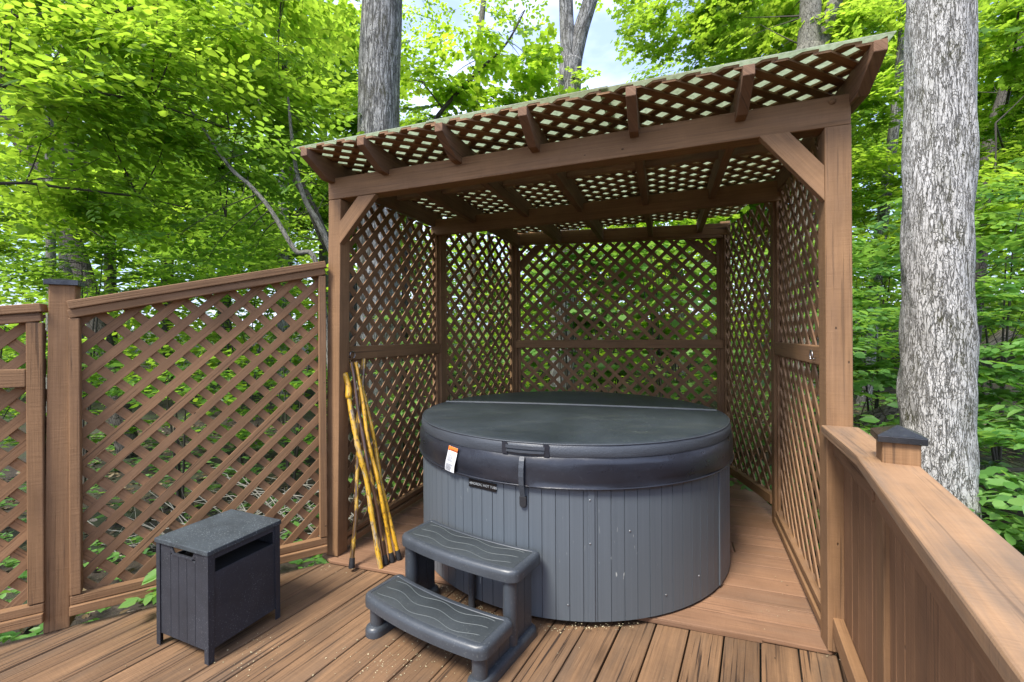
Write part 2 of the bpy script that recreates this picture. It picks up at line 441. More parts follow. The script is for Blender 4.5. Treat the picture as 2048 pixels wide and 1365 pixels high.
M['log'] = mat_bark('log_bark', (0.20, 0.165, 0.120), (0.040, 0.032, 0.022), 24, 0.16, 0.5)
M['brush'] = plain('dead_brush', (0.26, 0.245, 0.21), 0.9, 0, 0.3, 20)
M['pollen'] = plain('pollen_crumbs', (0.42, 0.36, 0.22), 0.9, 0, 0.4, 30)

# ------------------------------------------------------------------ object helpers
ORG = {}
def link(name, me, mat, parent=None, origin=None):
    o = bpy.data.objects.new(name, me)
    COL.objects.link(o)
    if mat is not None:
        for mm in (mat if isinstance(mat, list) else [mat]): me.materials.append(mm)
    if parent is not None:
        base = ORG[parent]
        ORG[o] = base
        o.parent = parent
    else:
        if origin is None:
            n = len(me.vertices); a = np.empty(n * 3); me.vertices.foreach_get('co', a); a = a.reshape(-1, 3)
            lo, hi = a.min(0), a.max(0)
            origin = ((lo[0] + hi[0]) / 2, (lo[1] + hi[1]) / 2, lo[2])
        base = Vector(origin)
        ORG[o] = base
        o.location = base
    me.transform(Matrix.Translation(-base))
    return o

def tag(o, label, cat, group=None):
    o['label'] = label; o['category'] = cat
    if group: o['group'] = group
    return o

def thing(name, label, cat, loc, group=None):
    o = bpy.data.objects.new(name, None)
    COL.objects.link(o)
    o.empty_display_size = 0.1
    o.location = loc
    ORG[o] = Vector(loc)
    return tag(o, label, cat, group)

BOARD = [0]
class MB:
    """collects polygons with UVs (and a material slot), builds one mesh"""
    def __init__(s):
        s.v = []; s.f = []; s.uv = []; s.mi = []
    def poly(s, pts, uvs=None, mi=0):
        b = len(s.v); s.v += [tuple(p) for p in pts]
        s.f.append(tuple(range(b, b + len(pts)))); s.uv += (uvs or [(0, 0)] * len(pts)); s.mi.append(mi)
    def bar(s, p0, p1, w, t, up=(0, 0, 1), mi=0, ends=True):
        """box from p0 to p1; t = size along up, w = size along the side axis"""
        p0 = Vector(p0); p1 = Vector(p1); d = p1 - p0; L = d.length; d.normalize()
        up = Vector(up); up = (up - d * up.dot(d)).normalized(); sd = d.cross(up)
        s.prism([p0 + sd * a * w / 2 + up * b * t / 2 for a, b in ((-1, -1), (1, -1), (1, 1), (-1, 1))], d * L, mi)
    def prism(s, base, ext, mi=0):
        """extrude planar polygon base (list of Vectors) by vector ext: the grain runs along ext"""
        base = [Vector(p) for p in base]; ext = Vector(ext); n = len(base); L = ext.length
        BOARD[0] += 1; u0 = random.uniform(0, 40); v0 = BOARD[0] * 10.0
        b = len(s.v)
        s.v += [tuple(p) for p in base] + [tuple(p + ext) for p in base]
        per = 0.0
        for i in range(n):
            j = (i + 1) % n; e = (base[j] - base[i]).length
            s.f.append((b + i, b + j, b + n + j, b + n + i))
            s.uv += [(u0, v0 + per), (u0, v0 + per + e), (u0 + L, v0 + per + e), (u0 + L, v0 + per)]
            s.mi.append(mi); per += e
        c = base[0]
        ax = (base[1] - base[0]).normalized()
        nn = ext.normalized(); ay = nn.cross(ax)
        uvb = [(u0 + (p - c).dot(ay) * 0.5, v0 + (p - c).dot(ax)) for p in base]
        s.f.append(tuple(b + i for i in reversed(range(n)))); s.uv += list(reversed(uvb)); s.mi.append(mi)
        s.f.append(tuple(b + n + i for i in range(n))); s.uv += uvb; s.mi.append(mi)
    def slab(s, pts, thick, gdir, mi=0):
        """polygon pts extruded by vector thick, grain along gdir in the plane of pts"""
        pts = [Vector(p) for p in pts]; thick = Vector(thick); n = len(pts)
        BOARD[0] += 1; u0 = random.uniform(0, 40); v0 = BOARD[0] * 10.0
        g = Vector(gdir).normalized(); nn = thick.normalized(); sd = nn.cross(g)
        c = pts[0]
        U = [(u0 + (p - c).dot(g), v0 + max(-4, min(4, (p - c).dot(sd)))) for p in pts]
        b = len(s.v)
        s.v += [tuple(p) for p in pts] + [tuple(p + thick) for p in pts]
        s.f.append(tuple(b + i for i in reversed(range(n)))); s.uv += list(reversed(U)); s.mi.append(mi)
        s.f.append(tuple(b + n + i for i in range(n))); s.uv += U; s.mi.append(mi)
        th = thick.length
        for i in range(n):
            j = (i + 1) % n
            s.f.append((b + i, b + j, b + n + j, b + n + i))
            s.uv += [U[i], U[j], (U[j][0], U[j][1] + th), (U[i][0], U[i][1] + th)]; s.mi.append(mi)
    def tube(s, pts, rad, seg=8, mi=0, cap=True, uv=True, jit=None):
        pts = [Vector(p) for p in pts]; n = len(pts); b = len(s.v)
        rads = rad if isinstance(rad, (list, tuple, np.ndarray)) else [rad] * n
        ref = Vector((0.31, 0.17, 0.93)); u = None; dist = 0; ds = []
        for i, p in enumerate(pts):
            d = (pts[min(i + 1, n - 1)] - pts[max(i - 1, 0)]).normalized()
            if u is None:
                u = d.cross(ref)
                if u.length < 0.05: u = d.cross(Vector((1, 0, 0)))
                u.normalize()
            else:
                u = (u - d * u.dot(d)).normalized()
            w = d.cross(u)
            if i: dist += (p - pts[i - 1]).length
            ds.append(dist)
            for k in range(seg):
                a = 2 * math.pi * k / seg
                r = rads[i] * (jit(i, k) if jit else 1.0)
                s.v.append(tuple(p + (u * math.cos(a) + w * math.sin(a)) * r))
        rm = max(rads)
        for i in range(n - 1):
            for k in range(seg):
                k2 = (k + 1) % seg
                s.f.append((b + i * seg + k, b + i * seg + k2, b + (i + 1) * seg + k2, b + (i + 1) * seg + k))
                c0 = 2 * math.pi * rm * k / seg; c1 = 2 * math.pi * rm * (k + 1) / seg
                s.uv += [(c0, ds[i]), (c1, ds[i]), (c1, ds[i + 1]), (c0, ds[i + 1])]; s.mi.append(mi)
        if cap:
            s.f.append(tuple(b + k for k in reversed(range(seg)))); s.uv += [(0, 0)] * seg; s.mi.append(mi)
            s.f.append(tuple(b + (n - 1) * seg + k for k in range(seg))); s.uv += [(0, 0)] * seg; s.mi.append(mi)
    def lathe(s, prof, c, seg=48, a0=0, a1=2 * math.pi, mi=0):
        """prof = list of (r, z) ; revolve about vertical axis through c"""
        full = abs(a1 - a0 - 2 * math.pi) < 1e-6
        na = seg if full else seg + 1
        b = len(s.v); n = len(prof)
        for k in range(na):
            a = a0 + (a1 - a0) * k / seg
            for r, z in prof: s.v.append((c[0] + r * math.sin(a), c[1] - r * math.cos(a), z))
        for k in range(seg):
            k2 = (k + 1) % na
            for i in range(n - 1):
                s.f.append((b + k * n + i, b + k2 * n + i, b + k2 * n + i + 1, b + k * n + i + 1))
                s.uv += [(k / seg, i / n), ((k + 1) / seg, i / n), ((k + 1) / seg, (i + 1) / n), (k / seg, (i + 1) / n)]; s.mi.append(mi)
    def mesh(s, name, smooth=False):
        me = bpy.data.meshes.new(name)
        me.from_pydata(s.v, [], s.f)
        uvl = me.uv_layers.new(name='UVMap')
        uvl.data.foreach_set('uv', np.array(s.uv, dtype=np.float32).ravel())
        me.polygons.foreach_set('material_index', s.mi)
        if smooth: me.polygons.foreach_set('use_smooth', [True] * len(me.polygons))
        me.update()
        return me
    def build(s, name, mat, parent=None, bevel=0.0, smooth=False, origin=None, sharp=None, segs=2):
        me = s.mesh(name, smooth)
        o = link(name, me, mat, parent, origin)
        if sharp is not None: me.set_sharp_from_angle(angle=R(sharp))
        if bevel > 0:
            bv = o.modifiers.new('bevel', 'BEVEL'); bv.width = bevel; bv.segments = segs
            bv.limit_method = 'ANGLE'; bv.angle_limit = R(40)
        return o

def clip(poly, n, d):
    """keep the side of 2-D polygon where n.p <= d"""
    out = []
    for i in range(len(poly)):
        a, b = poly[i], poly[(i + 1) % len(poly)]
        da = n[0] * a[0] + n[1] * a[1] - d; db = n[0] * b[0] + n[1] * b[1] - d
        if da <= 0: out.append(a)
        if (da < 0 < db) or (db < 0 < da):
            t = da / (da - db); out.append((a[0] + (b[0] - a[0]) * t, a[1] + (b[1] - a[1]) * t))
    return out

def area2(p):
    return sum(p[i][0] * p[(i + 1) % len(p)][1] - p[(i + 1) % len(p)][0] * p[i][1] for i in range(len(p)))

def clip_convex(sub, con):
    sgn = 1 if area2(con) > 0 else -1
    for i in range(len(con)):
        a, b = con[i], con[(i + 1) % len(con)]
        n = (sgn * (b[1] - a[1]), -sgn * (b[0] - a[0]))
        sub = clip(sub, n, n[0] * a[0] + n[1] * a[1])
        if len(sub) < 3: return []
    return sub

def dedupe(p):
    o = []
    for q in p:
        if not o or abs(q[0] - o[-1][0]) + abs(q[1] - o[-1][1]) > 1e-5: o.append(q)
    if len(o) > 1 and abs(o[0][0] - o[-1][0]) + abs(o[0][1] - o[-1][1]) < 1e-5: o.pop()
    return o

def lattice(mb, to3, nrm, poly, pitch, w, t, front=1, ang=45.0, shift=(0.0, 0.0)):
    """diagonal slats clipped to poly (u,v); front=+1: the layer on the nrm side rises with u"""
    nrm = Vector(nrm).normalized()
    for layer, sg in ((0, front), (1, -front)):
        a = R(ang) * sg
        d = (math.cos(a), math.sin(a)); n = (-d[1], d[0])
        pr = [p[0] * n[0] + p[1] * n[1] for p in poly]; pd = [p[0] * d[0] + p[1] * d[1] for p in poly]
        k = math.floor(min(pr) / pitch) - 1
        while k * pitch < max(pr) + pitch:
            c = k * pitch + shift[layer] + random.uniform(-0.0025, 0.0025)
            lo, hi = min(pd) - .1, max(pd) + .1
            wj = w * random.uniform(0.96, 1.04)
            q = [(n[0] * (c + e * wj / 2) + d[0] * h, n[1] * (c + e * wj / 2) + d[1] * h) for e, h in ((-1, lo), (-1, hi), (1, hi), (1, lo))]
            q = dedupe(clip_convex(q, poly))
            k += 1
            if len(q) < 3 or abs(area2(q)) < 2e-4: continue
            off = nrm * (0.0006 if layer == 0 else -0.0006 - t)
            P3 = [to3(*p) + off for p in q]
            g = to3(d[0], d[1]) - to3(0, 0)
            # keep outward orientation: thick along +nrm
            nn = (P3[1] - P3[0]).cross(P3[2] - P3[1])
            if nn.dot(nrm) < 0: P3.reverse()
            mb.slab(P3, nrm * t, g)

V2 = lambda p, z: Vector((p[0], p[1], z))
def unit(p): 
    L = math.hypot(*p); return (p[0] / L, p[1] / L)

# ================================================================== SETTING: ground
def smooth(a, b, x):
    t = np.clip((x - a) / (b - a), 0, 1); return t * t * (3 - 2 * t)
def gz(x, y):
    x = np.asarray(x, float); y = np.asarray(y, float)
    z = -0.55 + 0.46 * smooth(2.0, 4.2, x) * smooth(-1.5, 1.0, y)
    z = z + 0.055 * np.maximum(0, y - 5.5) + 0.05 * np.maximum(0, x - 5)
    z = z + 0.05 * np.sin(x * 1.3 + 0.4) * np.cos(y * 1.1) + 0.03 * np.sin(x * 3.1 + y * 2.3)
    return z
def grid_ground():
    xs = np.concatenate([np.linspace(-120, -14, 14), np.linspace(-13, 13, 90), np.linspace(14, 120, 14)])
    ys = np.concatenate([np.linspace(-60, -4, 8), np.linspace(-3, 18, 75), np.linspace(19, 160, 20)])
    X, Y = np.meshgrid(xs, ys)
    Z = gz(X, np.minimum(Y, 60))
    nx, ny = len(xs), len(ys)
    v = np.stack([X, Y, Z], -1).reshape(-1, 3)
    f = [(j * nx + i, j * nx + i + 1, (j + 1) * nx + i + 1, (j + 1) * nx + i) for j in range(ny - 1) for i in range(nx - 1)]
    me = bpy.data.meshes.new('ground'); me.from_pydata(v.tolist(), [], f); me.update()
    me.polygons.foreach_set('use_smooth', [True] * len(f))
    o = link('ground', me, M['ground'], None, (0, 0, 0)); o['kind'] = 'structure'
grid_ground()

# ================================================================== SETTING: deck and platform
FL = (-1.095, 2.76); FR = (1.384, 1.905); ML = (-0.65, 3.97); MR = (1.875, 3.12); BL = (0.03, 5.0); BR = (2.09, 4.36)
rv = unit((FR[0] - FL[0], FR[1] - FL[1]))            # along the front
av = (-rv[1], rv[0])                                  # into the shelter
TUB = (0.389, 3.035)

def boards(name, poly, bdir, width, gap, ztop, thick, mat, seed, joints=0.0, bevel=0.004):
    rng = random.Random(seed)
    mb = MB()
    d = unit(bdir); n = (-d[1], d[0])
    pr = [p[0] * n[0] + p[1] * n[1] for p in poly]; pd = [p[0] * d[0] + p[1] * d[1] for p in poly]
    k = math.floor(min(pr) / width)
    while k * width < max(pr):
        c0 = k * width + gap / 2; c1 = (k + 1) * width - gap / 2
        cuts = [min(pd) - .1]
        if joints:
            x = min(pd) + rng.uniform(0.4, joints)
            while x < max(pd) - 0.3:
                cuts.append(x); x += rng.uniform(0.8, 1.0) * joints
        cuts.append(max(pd) + .1)
        for a, b in zip(cuts, cuts[1:]):
            a2 = a + 0.0025; b2 = b - 0.0025
            q = [(n[0] * c + d[0] * h, n[1] * c + d[1] * h) for c, h in ((c0, a2), (c0, b2), (c1, b2), (c1, a2))]
            q = dedupe(clip_convex(q, poly))
            if len(q) < 3 or abs(area2(q)) < 1e-3: continue
            if area2(q) < 0: q.reverse()
            dz = rng.uniform(-0.0025, 0.0015)
            mb.slab([V2(p, ztop - thick + dz) for p in q], (0, 0, thick), (d[0], d[1], 0))
        k += 1
    o = mb.build(name, mat, None, bevel); o['kind'] = 'structure'
    return o

DD = (math.sin(R(29)), math.cos(R(29)))
FD = (math.sin(R(58.7)), math.cos(R(58.7)))           # direction of the lattice fence
deck_poly = [(-3.9, -1.2), (-0.25, -1.2), (1.43, 1.93), (1.335, 1.877), (-1.06, 2.640), (-1.20, 2.640), (-3.9, 1.00)]
# convex hull order of the main deck
deck_poly = [(-3.9, -1.2), (-0.25, -1.2), (1.425, 1.90), (-1.05, 2.690), (-1.16, 2.672), (-3.9, 1.005)]
boards('deck', deck_poly, DD, 0.143, 0.006, 0.0, 0.036, M['deck'], 3, joints=0.0, bevel=0.005)
pf = [(-1.095, 2.662), (1.338, 1.876), (1.47, 1.93), (1.96, 3.12), (2.16, 4.42), (0.03, 5.10), (-0.74, 4.02), (-1.18, 2.74)]
boards('platform', pf, rv, 0.138, 0.0065, 0.022, 0.020, M['platform'], 5, joints=1.5, bevel=0.006)
# framing below: rim joists that close the deck edge
mb = MB()
mb.bar((-1.13, 2.645, -0.17), (-3.88, 0.975, -0.17), 0.04, 0.24)
mb.bar((-1.12, 2.74, -0.14), (-0.72, 4.0, -0.14), 0.04, 0.22)
mb.bar((-0.70, 4.02, -0.14), (0.03, 5.06, -0.14), 0.04, 0.22)
mb.bar((0.05, 5.07, -0.14), (2.12, 4.41, -0.14), 0.04, 0.22)
mb.bar((2.12, 4.38, -0.14), (1.93, 3.14, -0.14), 0.04, 0.22)
mb.bar((1.91, 3.10, -0.14), (1.45, 1.95, -0.14), 0.04, 0.22)
o = mb.build('deck_framing', M['railwall'], None, 0.003); o['kind'] = 'structure'

# ================================================================== lattice shelter
PW = 0.090
sh = thing('lattice_pergola', 'brown stained six sided lattice pergola with pale sheet roof, sheltering the round tub', 'pergola', (0.4, 3.4, 0.022))
def tilt(p):
    u = (p[0] - FL[0]) * rv[0] + (p[1] - FL[1]) * rv[1]; s = (p[0] - FL[0]) * av[0] + (p[1] - FL[1]) * av[1]
    return 0.036 * u / 2.62 + 0.018 * s
def zb(p, z): return z + tilt(p)

def post(parent, p, z0, z1, dirv, lean=(0, 0), w=PW, mat=M['wood'], name='post'):
    mb = MB(); d = dirv; n = (-d[1], d[0]); h = w / 2
    base = [V2((p[0] + d[0] * a * h + n[0] * b * h, p[1] + d[1] * a * h + n[1] * b * h), z0) for a, b in ((-1, -1), (1, -1), (1, 1), (-1, 1))]
    mb.prism(base, (lean[0], lean[1], z1 - z0))
    return mb.build(name, mat, parent, 0.005)
post(sh, FL, 0.022, zb(FL, 2.195), rv, (0.035, -0.01))
post(sh, FR, 0.022, zb(FR, 2.195), rv, (0.0, 0.0), 0.096)
dl = unit((BL[0] - ML[0], BL[1] - ML[1])); dr = unit((BR[0] - MR[0], BR[1] - MR[1]))
post(sh, ML, 0.022, 2.36, rv)
post(sh, MR, 0.022, 2.36, rv)
post(sh, BL, 0.022, 2.46, rv)
post(sh, BR, 0.022, 2.46, rv)

# front beam on the posts, middle beam lapped on the middle posts, back rails
def beam(name, A, B, zc, h, w, ext=0.05, off=0.0, mat=M['wood'], level=False):
    d = unit((B[0] - A[0], B[1] - A[1])); n = (-d[1], d[0])
    A2 = (A[0] - d[0] * ext + n[0] * off, A[1] - d[1] * ext + n[1] * off); B2 = (B[0] + d[0] * ext + n[0] * off, B[1] + d[1] * ext + n[1] * off)
    mb = MB()
    mb.bar(V2(A2, zc if level else zb(A, zc)), V2(B2, zc if level else zb(B, zc)), w, h)
    return mb.build(name, mat, sh, 0.005)
FBt = (FL[0] + 0.035, FL[1] - 0.01)
beam('front_beam', FBt, FR, 2.2605, 0.129, 0.090, 0.047)
beam('middle_beam', ML, MR, 2.285, 0.138, 0.042, 0.03, -0.067)
def slope_beam(name, A, B, za, zc, h, w, ext, off):
    d = unit((B[0] - A[0], B[1] - A[1])); n = (-d[1], d[0])
    m = MB(); m.bar(V2((A[0] - d[0] * ext + n[0] * off, A[1] - d[1] * ext + n[1] * off), za), V2((B[0] + d[0] * ext + n[0] * off, B[1] + d[1] * ext + n[1] * off), zc), w, h)
    return m.build(name, M['wood'], sh, 0.005)
slope_beam('back_beam', BL, BR, 2.446, 2.376, 0.108, 0.042, 0.04, -0.067)
slope_beam('back_strip', BL, BR, 2.376, 2.306, 0.030, 0.055, -0.03, -0.072)
MIDZ = 1.262
def rail(name, A, B, z, h=0.088, w=0.038, off=0.0, ext=-0.046):
    return beam(name, A, B, z, h, w, ext, off, level=True)
rail('mid_rail', FL, ML, 1.255, off=-0.020)
rail('mid_rail', FR, MR, 1.262, off=0.020)
rail('mid_rail', BL, BR, 1.268, off=-0.045, ext=-0.03)
for A, B, sg in ((FL, ML, -1), (ML, BL, -1), (FR, MR, 1), (BL, BR, -1)):
    rail('bottom_rail', A, B, 0.120, 0.036, 0.052, 0.012 * sg)
    rail('bottom_rail', A, B, 0.070, 0.038, 0.066, 0.014 * sg)
mb = MB(); d = dr; n = (-d[1], d[0])
mb.bar(V2((MR[0] + d[0] * .04 + n[0] * .02, MR[1] + d[1] * .04 + n[1] * .02), 0.185), V2((BR[0] - d[0] * .04 + n[0] * .02, BR[1] - d[1] * .04 + n[1] * .02), 0.09), 0.06, 0.066)
mb.build('bottom_rail', M['wood'], sh, 0.004)

def wallpanel(A, B, zlo, zhi, inward, front, pitch, zhi2=None, shift=(0.0, 0.0)):
    d = unit((B[0] - A[0], B[1] - A[1])); L = math.hypot(B[0] - A[0], B[1] - A[1])
    nr = Vector((-d[1] * inward, d[0] * inward, 0))
    to3 = lambda u, v: Vector((A[0] + d[0] * u, A[1] + d[1] * u, v))
    mb = MB()
    lattice(mb, to3, nr, [(0.046, zlo), (L - 0.046, zlo), (L - 0.046, zhi2 or zhi), (0.046, zhi)], pitch, 0.037, 0.0075, front, 45, shift)
    o = mb.build('lattice_panel', M['lattice'], sh)
    # stiles that frame the panel against both posts
    for u in (0.062, L - 0.062):
        m2 = MB(); m2.bar(to3(u, zlo) + nr * 0.017, to3(u, min(zhi, zhi2 or zhi)) + nr * 0.017, 0.016, 0.032, nr.cross(Vector((0, 0, 1))))
        m2.build('stile', M['wood'], sh, 0.002)
    return o
wallpanel(FL, ML, 0.055, 2.30, -1, 1, 0.092)
wallpanel(FR, MR, 0.055, 2.33, 1, 1, 0.100)
wallpanel(ML, BL, 0.055, 2.36, -1, -1, 0.101, 2.43)
wallpanel(MR, BR, 0.10, 2.36, 1, 1, 0.108, 2.40)
wallpanel(BL, BR, 0.055, 2.38, -1, -1, 0.104, 2.31)

# knee braces in the front corners and small ones at the back corners
def brace(P0, P1, w, t, nrm, cut0, cut1, name='brace'):
    """bar in a vertical plane with its ends cut along cut0 / cut1 ('h' level or 'v' plumb)"""
    P0 = Vector(P0); P1 = Vector(P1); d = (P1 - P0).normalized(); nrm = Vector(nrm).normalized(); s = nrm.cross(d)
    def edge(P, cut, q):
        a = Vector((0, 0, 1)) if cut == 'v' else nrm.cross(Vector((0, 0, 1)))
        # point on line P + s*q + d*t lying on the plane through P containing a
        pn = nrm.cross(a)
        den = d.dot(pn)
        return P + s * q - d * ((s * q).dot(pn) / den)
    pts = [edge(P0, cut0, -w / 2), edge(P1, cut1, -w / 2), edge(P1, cut1, w / 2), edge(P0, cut0, w / 2)]
    mb = MB(); 
    base = [p - nrm * t / 2 for p in pts]
    nn = (base[1] - base[0]).cross(base[2] - base[1])
    if nn.dot(nrm) < 0: base.reverse()
    mb.slab(base, nrm * t, d)
    return mb.build(name, M['wood'], sh, 0.003)
fn = (-av[0], -av[1], 0)
def along(p, u, s, z): return (p[0] + rv[0] * u + av[0] * s, p[1] + rv[1] * u + av[1] * s, z)
brace(along(FL, 0.272, -0.028, zb(FL, 2.196)), along(FL, 0.074, -0.028, 1.985), 0.092, 0.040, fn, 'h', 'v')
brace(along(FR, -0.236, -0.028, zb(FR, 2.196)), along(FR, -0.049, -0.028, 1.995), 0.092, 0.040, fn, 'h', 'v')
brace(along(BL, 0.30, 0.02, 2.36), along(BL, 0.05, 0.02, 2.12), 0.085, 0.036, fn, 'h', 'v')
brace(along(BR, -0.30, 0.02, 2.30), along(BR, -0.05, 0.02, 2.06), 0.085, 0.036, fn, 'h', 'v')

# rafters: seven, tails cut on the slant in front of the beam
hexin = [(-1.2, -1.0), FL, ML, BL, BR, MR, FR]
def ray_back(p):
    """distance from front-line point p along av to the back walls"""
    best = 0
    for A, B in ((FL, ML), (ML, BL), (BL, BR), (BR, MR), (MR, FR)):
        ex, ey = B[0] - A[0], B[1] - A[1]
        den = av[0] * ey - av[1] * ex
        if abs(den) < 1e-6: continue
        t = ((A[0] - p[0]) * ey - (A[1] - p[1]) * ex) / den
        q = ((A[0] - p[0]) * av[1] - (A[1] - p[1]) * av[0]) / den
        if -0.02 <= q <= 1.02 and t > best: best = t
    return best
RT = 2.425
US = [0.02, 0.405, 0.87, 1.31, 1.80, 2.255, 2.685]
for i, u in enumerate(US):
    p = (FL[0] + rv[0] * u, FL[1] + rv[1] * u)
    end = {0: 1.34, 6: 1.34}.get(i, 0)
    if not end: end = ray_back(p) + 0.06
    s0 = -0.268 - random.uniform(0, 0.012)
    prof = [(s0, 0.0), (s0, -0.042), (s0 + 0.165, -0.128), (end, -0.128), (end, 0.0)]
    base = []
    for s, dz in prof:
        q = (p[0] + av[0] * s - rv[0] * 0.022, p[1] + av[1] * s - rv[1] * 0.022)
        base.append(V2(q, RT - 0.008 * u + tilt((p[0] + av[0] * s, p[1] + av[1] * s)) + dz))
    mb = MB()
    nn = (base[1] - base[0]).cross(base[2] - base[1])
    ex = Vector((rv[0], rv[1], 0)) * 0.044
    if nn.dot(ex) < 0: base.reverse()
    mb.slab(base, ex, (av[0], av[1], 0))
    mb.build('rafter', M['rafter'], sh, 0.003)
# purlin strip between the beams
mb = MB()
pa = (FL[0] + av[0] * 0.62 + rv[0] * 0.05, FL[1] + av[1] * 0.62 + rv[1] * 0.05); pb = (pa[0] + rv[0] * 2.52, pa[1] + rv[1] * 2.52)
mb.bar(V2(pa, RT - 0.030 + tilt(pa)), V2(pb, RT - 0.045 + tilt(pb)), 0.04, 0.055)
mb.build('purlin', M['cap'], sh, 0.003)

# roof lattice and the frosted sheets that lie on it
def hutuv(p): return ((p[0] - FL[0]) * rv[0] + (p[1] - FL[1]) * rv[1], (p[0] - FL[0]) * av[0] + (p[1] - FL[1]) * av[1])
ML_, BL_, BR_, MR_ = (hutuv(p) for p in (ML, BL, BR, MR))
roofpoly = [(-0.03, -0.245), (2.66, -0.245), (2.70, 1.34), (MR_[0] + 0.06, MR_[1]), (BR_[0] + 0.05, BR_[1] - 0.12), (BL_[0] - 0.05, BL_[1] - 0.12), (ML_[0] - 0.06, ML_[1] + .02)]
def roof3(u, s, dz=0.0):
    p = (FL[0] + rv[0] * u + av[0] * s, FL[1] + rv[1] * u + av[1] * s)
    return V2(p, RT - 0.008 * u + 0.010 + tilt(p) + dz)
rn = (roof3(1, 0) - roof3(0, 0)).cross(roof3(0, 1) - roof3(0, 0)).normalized()
roofpoly = [(-0.03, -0.250), (2.715, -0.250), (2.715, 1.36), (BR_[0] + 0.06, BR_[1] - 0.12), (BL_[0] - 0.05, BL_[1] - 0.12), (ML_[0] - 0.05, ML_[1] + .02)]
mb = MB()
lattice(mb, roof3, rn, roofpoly, 0.096, 0.039, 0.0095, -1, 44)
mb.build('roof_lattice', M['lattice'], sh)
mb = MB()
for (a, b) in ((-0.055, 0.83), (0.79, 1.70), (1.66, 2.735)):
    q = [(a, -0.249 - 0.006 * a), (b, -0.249 - 0.006 * b), (b, 3.0), (a, 3.0)]
    con = [(-0.06, -0.30), (2.735, -0.30), (2.735, 1.40), (BR_[0] + 0.08, BR_[1] - 0.10), (BL_[0] - 0.06, BL_[1] - 0.10), (ML_[0] - 0.07, ML_[1] + .03)]
    q = dedupe(clip_convex(q, con))
    lift = 0.011 + (0.0045 if a > 0.5 and a < 1 else 0.0)
    mb.slab([roof3(*p, dz=lift) for p in q], rn * 0.004, (av[0], av[1], 0))
mb.build('roof_sheet', M['roof'], sh)

# hooks on the two side mid rails, bolt on the front beam
def hook(parent, p, d, n, s=1.0):
    pts = []
    c = Vector(p)
    for k in range(11):
        a = R(-70 + 300 * k / 10)
        pts.append(c + Vector((d[0], d[1], 0)) * (0.024 * math.cos(a)) * s + Vector((0, 0, 1)) * 0.022 * math.sin(a) + Vector(n) * 0.012)
    mb = MB(); mb.tube(pts, 0.0032, 6); mb.tube([pts[-1], pts[-1] - Vector(n) * 0.014], 0.0026, 6)
    return mb.build('hook', M['steel'], parent, smooth=True)
d2 = unit((MR[0] - FR[0], MR[1] - FR[1]))
hook(sh, (FR[0] + d2[0] * 0.16 - d2[1] * 0.042, FR[1] + d2[1] * 0.16 + d2[0] * 0.042, 1.262), d2, (-d2[1], d2[0], 0))
d3 = unit((ML[0] - FL[0], ML[1] - FL[1]))
hook(sh, (FL[0] + d3[0] * 0.09 + d3[1] * 0.042, FL[1] + d3[1] * 0.09 - d3[0] * 0.042, 1.245), d3, (d3[1], -d3[0], 0))
mb = MB()
c = Vector(along(FR, -0.02, -0.046, zb(FR, 2.30)))
mb.lathe([(0.0, 0.010), (0.008, 0.009), (0.013, 0.004), (0.014, 0.0)], (0, 0), 14)
m = mb.mesh('bolt', True); m.transform(Matrix.Translation(c) @ Vector(fn).to_track_quat('Z', 'Y').to_matrix().to_4x4())
link('bolt', m, M['wood'], sh)

# ================================================================== lattice fence on the left
LP = (-2.150, 2.108); LP2 = (LP[0] - FD[0] * 1.25, LP[1] - FD[1] * 1.25)
fe = thing('lattice_fence', 'brown lattice fence with sloping top rails and a black capped post beside the dark bin', 'fence', (LP[0], LP[1], 0.0))
FN = Vector((FD[1], -FD[0], 0))                         # faces the deck
post(fe, LP, 0.0, 1.612, FD, (0.035, 0.0), 0.091)
post(fe, LP2, 0.0, 1.50, FD, (0.0, 0.0), 0.091)
def postcap(parent, p, z, w, dirv, py=0.0, rim=0.020):
    mb = MB(); d = dirv; n = (-d[1], d[0]); h = w / 2
    sq = [((p[0] + d[0] * a * h + n[0] * b * h), (p[1] + d[1] * a * h + n[1] * b * h)) for a, b in ((-1, -1), (1, -1), (1, 1), (-1, 1))]
    mb.prism([V2(q, z) for q in sq], (0, 0, rim))
    if py > 0:
        ap = Vector((p[0], p[1], z + rim + py))
        for i in range(4):
            mb.poly([V2(sq[i], z + rim + .0005), V2(sq[(i + 1) % 4], z + rim + .0005), ap])
    return mb.build('post_cap', M['black_metal'], parent, 0.002)
postcap(fe, (LP[0] + 0.035, LP[1]), 1.608, 0.118, FD, 0.012, 0.024)
postcap(fe, LP2, 1.498, 0.118, FD, 0.012, 0.024)
